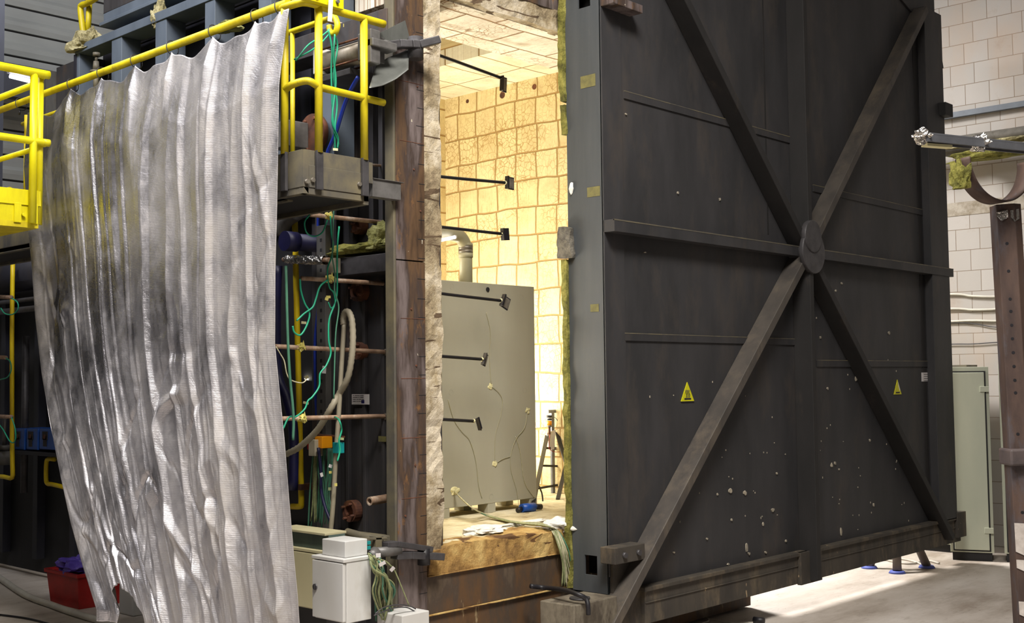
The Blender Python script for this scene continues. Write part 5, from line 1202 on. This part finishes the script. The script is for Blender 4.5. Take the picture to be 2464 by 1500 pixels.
# collar clamp
z0_, z1_ = P(2420, 1125, Y=YP).z, P(2420, 1084, Y=YP).z
cm = c0+back*.02
mk('collar', MB().prism([up2(p, z0_) for p in (cm-f1*.095-back*.08, cm+f1*.2-back*.08, cm+f1*.2+back*.1, cm-f1*.095+back*.1)], (0, 0, z1_-z0_)), 'clampgrey', bp, .012)
# half ring (flat band) above
RR = (P(2310, 352, Y=YP).z-ztop); rc_ = Vector((c0.x, YP, 0)); 
ea = R(-22); rd = Vector((math.cos(ea), math.sin(ea), 0)); ra = Vector((-rd.y, rd.x, 0))
zc_ = ztop+RR
cxr = P(2406, 420, Y=YP); rc3 = Vector((cxr.x, YP+.03, zc_))
vs = []; n_ = 48
for i in range(n_+1):
    t = math.pi+math.pi*i/n_
    for rr, s_ in ((RR, -.055), (RR, .055), (RR-.012, .055), (RR-.012, -.055)):
        vs.append(rc3+rd*(rr*math.cos(t))+ra*s_+Vector((0, 0, rr*math.sin(t))))
mb = MB().add(vs, [(i*4+q, i*4+(q+1) % 4, (i+1)*4+(q+1) % 4, (i+1)*4+q) for i in range(n_) for q in range(4)]+[(0, 1, 2, 3), (n_*4+3, n_*4+2, n_*4+1, n_*4)], True)
mk('half_ring', mb, 'brownpost', bp)
for (x0, x1, y0, y1) in ((2389, 2406, 495, 522), (2410, 2425, 498, 530)):
    pa = P(x0, y0, Y=YP-.05); pb = P(x1, y1, Y=YP-.05)
    q0, q1 = (A_, A_.lerp(B_, .6)) if x0 < 2400 else (A_.lerp(B_, .75), B_.lerp(C_, .6))
    mk('foil_scrap', MB().prism([up2(q0+nrm*.006, pa.z), up2(q1+nrm*.006, pa.z+.01), up2(q1+nrm*.006, pb.z+.02), up2(q0.lerp(q1, .4)+nrm*.012, pb.z), up2(q0+nrm*.006, pb.z+.03)], nrm*.003), 'foil', bp)
lean = Matrix.Translation(rc3) @ Matrix.Rotation(LEAN, 4, back) @ Matrix.Translation(-rc3)
bpm = lean @ Matrix.Translation(bp.location)
bp.location = bpm.to_translation(); bp.rotation_euler = bpm.to_euler()
# channel lying across the ring ends
ch = thing('steel_channel', 'grey steel channel lying across the half ring, foil at its end', 'channel', rc3+Vector((0, 0, RR)))
a = rc3-rd*(RR+.33)+Vector((0, 0, RR+.03)); a0 = P(2218, 326, Y=YP+.12); 
e_ = a0+rd*2.2; e_.z = a0.z
a1 = a0.copy(); zz = rc3.z+.012
a1.z = zz+.04; e_.z = zz+.04
mk('channel_body', MB().beam(a1, e_, .075, .012).beam(a1-ra*.032-Vector((0, 0, .02)), e_-ra*.032-Vector((0, 0, .02)), .01, .05).beam(a1+ra*.032-Vector((0, 0, .02)), e_+ra*.032-Vector((0, 0, .02)), .01, .05), 'galv', ch, .002)
mk('end_foil', MB().lump(a1-Vector((0, 0, .01)), .04, .045, .038, .5, 4, 3, False), 'foil', ch)
mk('wood_shim', MB().beam(a1+Vector((.03, 0, -.055)), a1+rd*.2+Vector((0, 0, -.055)), .05, .015), 'tag', ch)
cpt = rc3-rd*.13+Vector((0, 0, .012+.0)); cpt = a1+rd*.42
mk('foil_band', MB().lump(Vector((cpt.x, cpt.y, zz+.02)), .022, .055, .045, .4, 6, 3, False), 'foil', ch)
solo('mineral_wool', MB().lump(rc3-rd*(RR+.0)+Vector((-.03, .0, -.19)), .03, .05, .11, .6, 41), 'woolgreen', 'ragged mineral wool clinging to the left outside of the half ring', 'insulation')
# ================================================================== LEFT BACKGROUND, FLOOR THINGS
def crate():
    a = P(165, 1466, Z=0); X0 = a.x-.28
    t = thing('red_crate', 'red plastic crate on the floor behind the curtain hem, film inside', 'crate', (5.2, 10.4, 0))
    x0, x1 = 4.88, 5.3; c = P(190, 1468, Z=0); y0 = c.y; y1 = P(128, 1440, X=x0).y
    h_ = P(190, 1385, X=c.x).z
    x0 = c.x
    y1 = P(122, 1400, X=x0).y
    mb = MB(); w_ = .012
    def fr(z, g): return [(x0-g, y0-g, z), (x0+.42+g, y0-g, z), (x0+.42+g, y1+g, z), (x0-g, y1+g, z)]
    a_ = fr(0, 0); b_ = fr(h_, .03); c_ = fr(h_, .015); d_ = fr(.01, -.012)
    vs = a_+b_+c_+d_; fs = [(0, 3, 2, 1), (12, 13, 14, 15)]
    for k in range(3):
        for i in range(4): fs.append((k*4+i, k*4+(i+1) % 4, k*4+4+(i+1) % 4, k*4+4+i))
    mb.add(vs, fs); mk('tub', mb, 'red', t, .004)
    mk('rim', MB().box(x0-.045, x0+.465, y0-.045, y0-.02, h_-.02, h_+.012).box(x0-.045, x0+.465, y1+.02, y1+.045, h_-.02, h_+.012).box(x0-.045, x0-.02, y0-.02, y1+.02, h_-.02, h_+.012).box(x0+.44, x0+.465, y0-.02, y1+.02, h_-.02, h_+.012), 'red', t, .004)
    solo('film_bundle', MB().lump((x0+.2, (y0+y1)/2, h_-.03), .2, (y1-y0)*.42, .11, .35, 17), 'purple', 'crumpled purple film heaped in the red crate', 'film')
crate()
c = P(305, 1482, Z=0); h_ = P(300, 1400, X=c.x).z
solo('plastic_bin', MB().box(c.x, c.x+.26, c.y-.1, c.y+.14, 0, h_).box(c.x-.012, c.x+.27, c.y-.11, c.y+.15, h_-.03, h_), 'white_box', 'pale plastic bin seen under the raised hem of the silver curtain', 'bin', bevel=.02)
random.seed(3)
labs = ['leftmost of three blue units, behind the yellow pipe', 'middle of three blue units with dark sockets', 'right one of three blue units, at the curtain edge']
for i, (x0, x1) in enumerate(((34, 60), (64, 92), (95, 134))):
    X_ = 5.4; a = P(x0, 1031, X=X_); b = P(x1, 1084, X=X_)
    t = thing('blue_unit', labs[i], 'control unit', ((X_+.1), (a.y+b.y)/2, b.z), 'blue units at the left')
    mk('housing', MB().box(X_, X_+.3, b.y+.015, a.y, b.z, a.z), 'blueplastic', t, .008)
    ys = a.y-(a.y-b.y)*.35
    mk('socket_strip', MB().box(X_-.006, X_, ys-.06, ys+.05, a.z-.11, a.z-.03).box(X_-.006, X_, ys-.04, ys+.03, b.z+.03, b.z+.13), 'ink', t)
    mk('terminal', MB().box(X_-.01, X_-.005, ys-.02, ys+.02, a.z-.1, a.z-.06), 'rust', t)
solo('shelf_bar', MB().box(5.38, 5.75, P(140, 1090, X=5.4).y, P(20, 1090, X=5.4).y, P(80, 1086, X=5.4).z-.04, P(80, 1086, X=5.4).z-.002), 'darkblue', 'dark shelf bar under the three blue units', 'shelf')
cable('yellow_gas_pipe', [(31, 625), (29, 760), (29, 900), (29, 1050), (30, 1120), (29, 1150), (10, 1148), (-20, 1146)], .022, 'yellow_pipe', 'vertical yellow gas pipe at the far left edge', 'pipe', X=5.2, n=12, sub=3)
solo('bent_pipe', MB().tube(line([(132, 1106), (118, 1105), (112, 1112), (111, 1150), (114, 1164), (125, 1166), (155, 1173)], X=5.5), .022, 12, 3), 'yellow_pipe', 'bent yellow pipe hoop at the curtain edge below the blue units', 'pipe')
for k, (x, y, g_) in enumerate(((28, 716, [(28, 718), (42, 728), (43, 745), (30, 757), (12, 755), (2, 742)]), (14, 861, [(14, 862), (24, 870), (27, 890), (18, 908), (0, 914)]), (28, 1004, [(28, 1005), (36, 1030), (38, 1055), (32, 1066), (22, 1060), (8, 1035), (-4, 1020)]))):
    t = thing('rod_thermometer', ['upper of three short pale rods at the left edge with a green loop', 'middle of three short pale rods at the left edge', 'lowest of three short pale rods at the left edge, above the blue units'][k], 'thermometer', P(x, y, X=4.95), 'short rods at the left edge')
    mk('outer_rod', MB().tube([P(x, y, X=4.95), P(x-60, y-3, X=5.1), P(x-120, y-8, X=5.3)], .019, 10), 'rustrod', t)
    mk('lead_loop', MB().tube([P(a, b, X=4.94) for a, b in g_], .006, 6), 'green', t)
vb = thing('valve_block', 'dusty grey valve body with a wheel at the lower left edge', 'valve', P(12, 1107, X=5.35))
c = P(10, 1095, X=5.35)
mk('valve_body', MB().cyl(c-Vector((0, 0, .1)), c+Vector((0, 0, .04)), .10, n=24), 'rail_grey', vb)
mk('valve_bonnet', MB().cyl(c+Vector((0, 0, .04)), c+Vector((0, 0, .1)), .06, .075, n=20).cyl(c+Vector((0, 0, .1)), c+Vector((0, 0, .4)), .02, n=10), 'rail_grey', vb)
# flue pipes at the left, under the platform
solo('flue_pipe', MB().cyl((5.45, P(80, 650, X=5.4).y-.5, P(80, 655, X=5.4).z), (5.45, 14, P(80, 655, X=5.4).z), .17, n=30), 'darkblue', 'thick dark horizontal flue pipe under the left platform', 'pipe')
solo('thin_pipe', MB().cyl((5.3, 8.9, P(60, 722, X=5.3).z), (5.3, 14, P(60, 722, X=5.3).z), .022, n=14), 'darkgrey', 'thin dark pipe below the thick flue pipe', 'pipe')
solo('thin_pipe', MB().cyl((5.3, 8.9, P(60, 745, X=5.3).z), (5.3, 14, P(60, 745, X=5.3).z), .03, n=14), 'darkgrey', 'second dark pipe, lowest under the flue pipe', 'pipe')
solo('support_beam', MB().box(4.7, 4.85, 8.2, 14, P(60, 590, X=4.75).z, P(60, 555, X=4.75).z), 'galv', 'grey steel beam passing right under the yellow platform', 'beam', bevel=.004)
c = P(62, 850, X=5.5); solo('drop_pipe', MB().cyl((5.5, c.y, .9), (5.5, c.y, 2.5), .035, n=14), 'darkgrey', 'dark vertical pipe above the blue units', 'pipe')
# small boxes and pipes glimpsed left of the frame corner
solo('duct_box', MB().box(5.4, 5.9, P(178, 180, X=5.4).y, P(136, 180, X=5.4).y, P(150, 250, X=5.4).z-.3, P(150, 158, X=5.4).z), 'side', 'dark grey duct box just left of the blue-grey frame corner', 'duct')
solo('duct_box', MB().box(5.3, 5.9, P(122, 180, X=5.3).y+.1, P(96, 180, X=5.3).y+.2, P(110, 250, X=5.3).z-.3, P(110, 168, X=5.3).z), 'rail_grey', 'lighter duct box with a slanted strut behind the left handrail', 'duct')
wl = thing('ceiling_tube_lamp', 'lit white tube lamp behind the left handrail', 'lamp', P(50, 190, Y=13))
a = P(24, 183, Y=13.5); b = P(80, 197, Y=13.5)
mk('tube', MB().cyl(a, b, .025, n=14), 'lamp', wl)
mk('housing', MB().beam(a+Vector((0, .03, .06)), b+Vector((0, .03, .06)), .1, .03), 'white_box', wl)
struct('trim_2', MB().box(P(-20, 60, Y=16).x, P(11, 60, Y=16).x, 16, 16.4, 0, 10), 'hallsteel')
struct('trim_3', MB().box(-5, 12, 17.3, 17.5, P(60, 158, Y=17.3).z-.5, P(60, 158, Y=17.3).z), 'hallsteel')
wall_h = [P(-30, 1372, Z=.03), P(0, 1392, Z=.03), P(60, 1432, Z=.03), P(120, 1455, Z=.03), P(185, 1478, Z=.03), P(270, 1502, Z=.03), P(330, 1520, Z=.03)]
solo('water_hose', MB().tube(wall_h, .03, 12), 'whitecable', 'pale hose lying diagonally across the floor at lower left', 'hose')
solo('floor_cable', MB().tube([P(x, y, Z=.01) for x, y in ((-20, 1478), (30, 1484), (70, 1490), (110, 1500), (150, 1512))], .009, 8), 'black', 'thin dark cable on the floor at the lower left corner', 'cable')
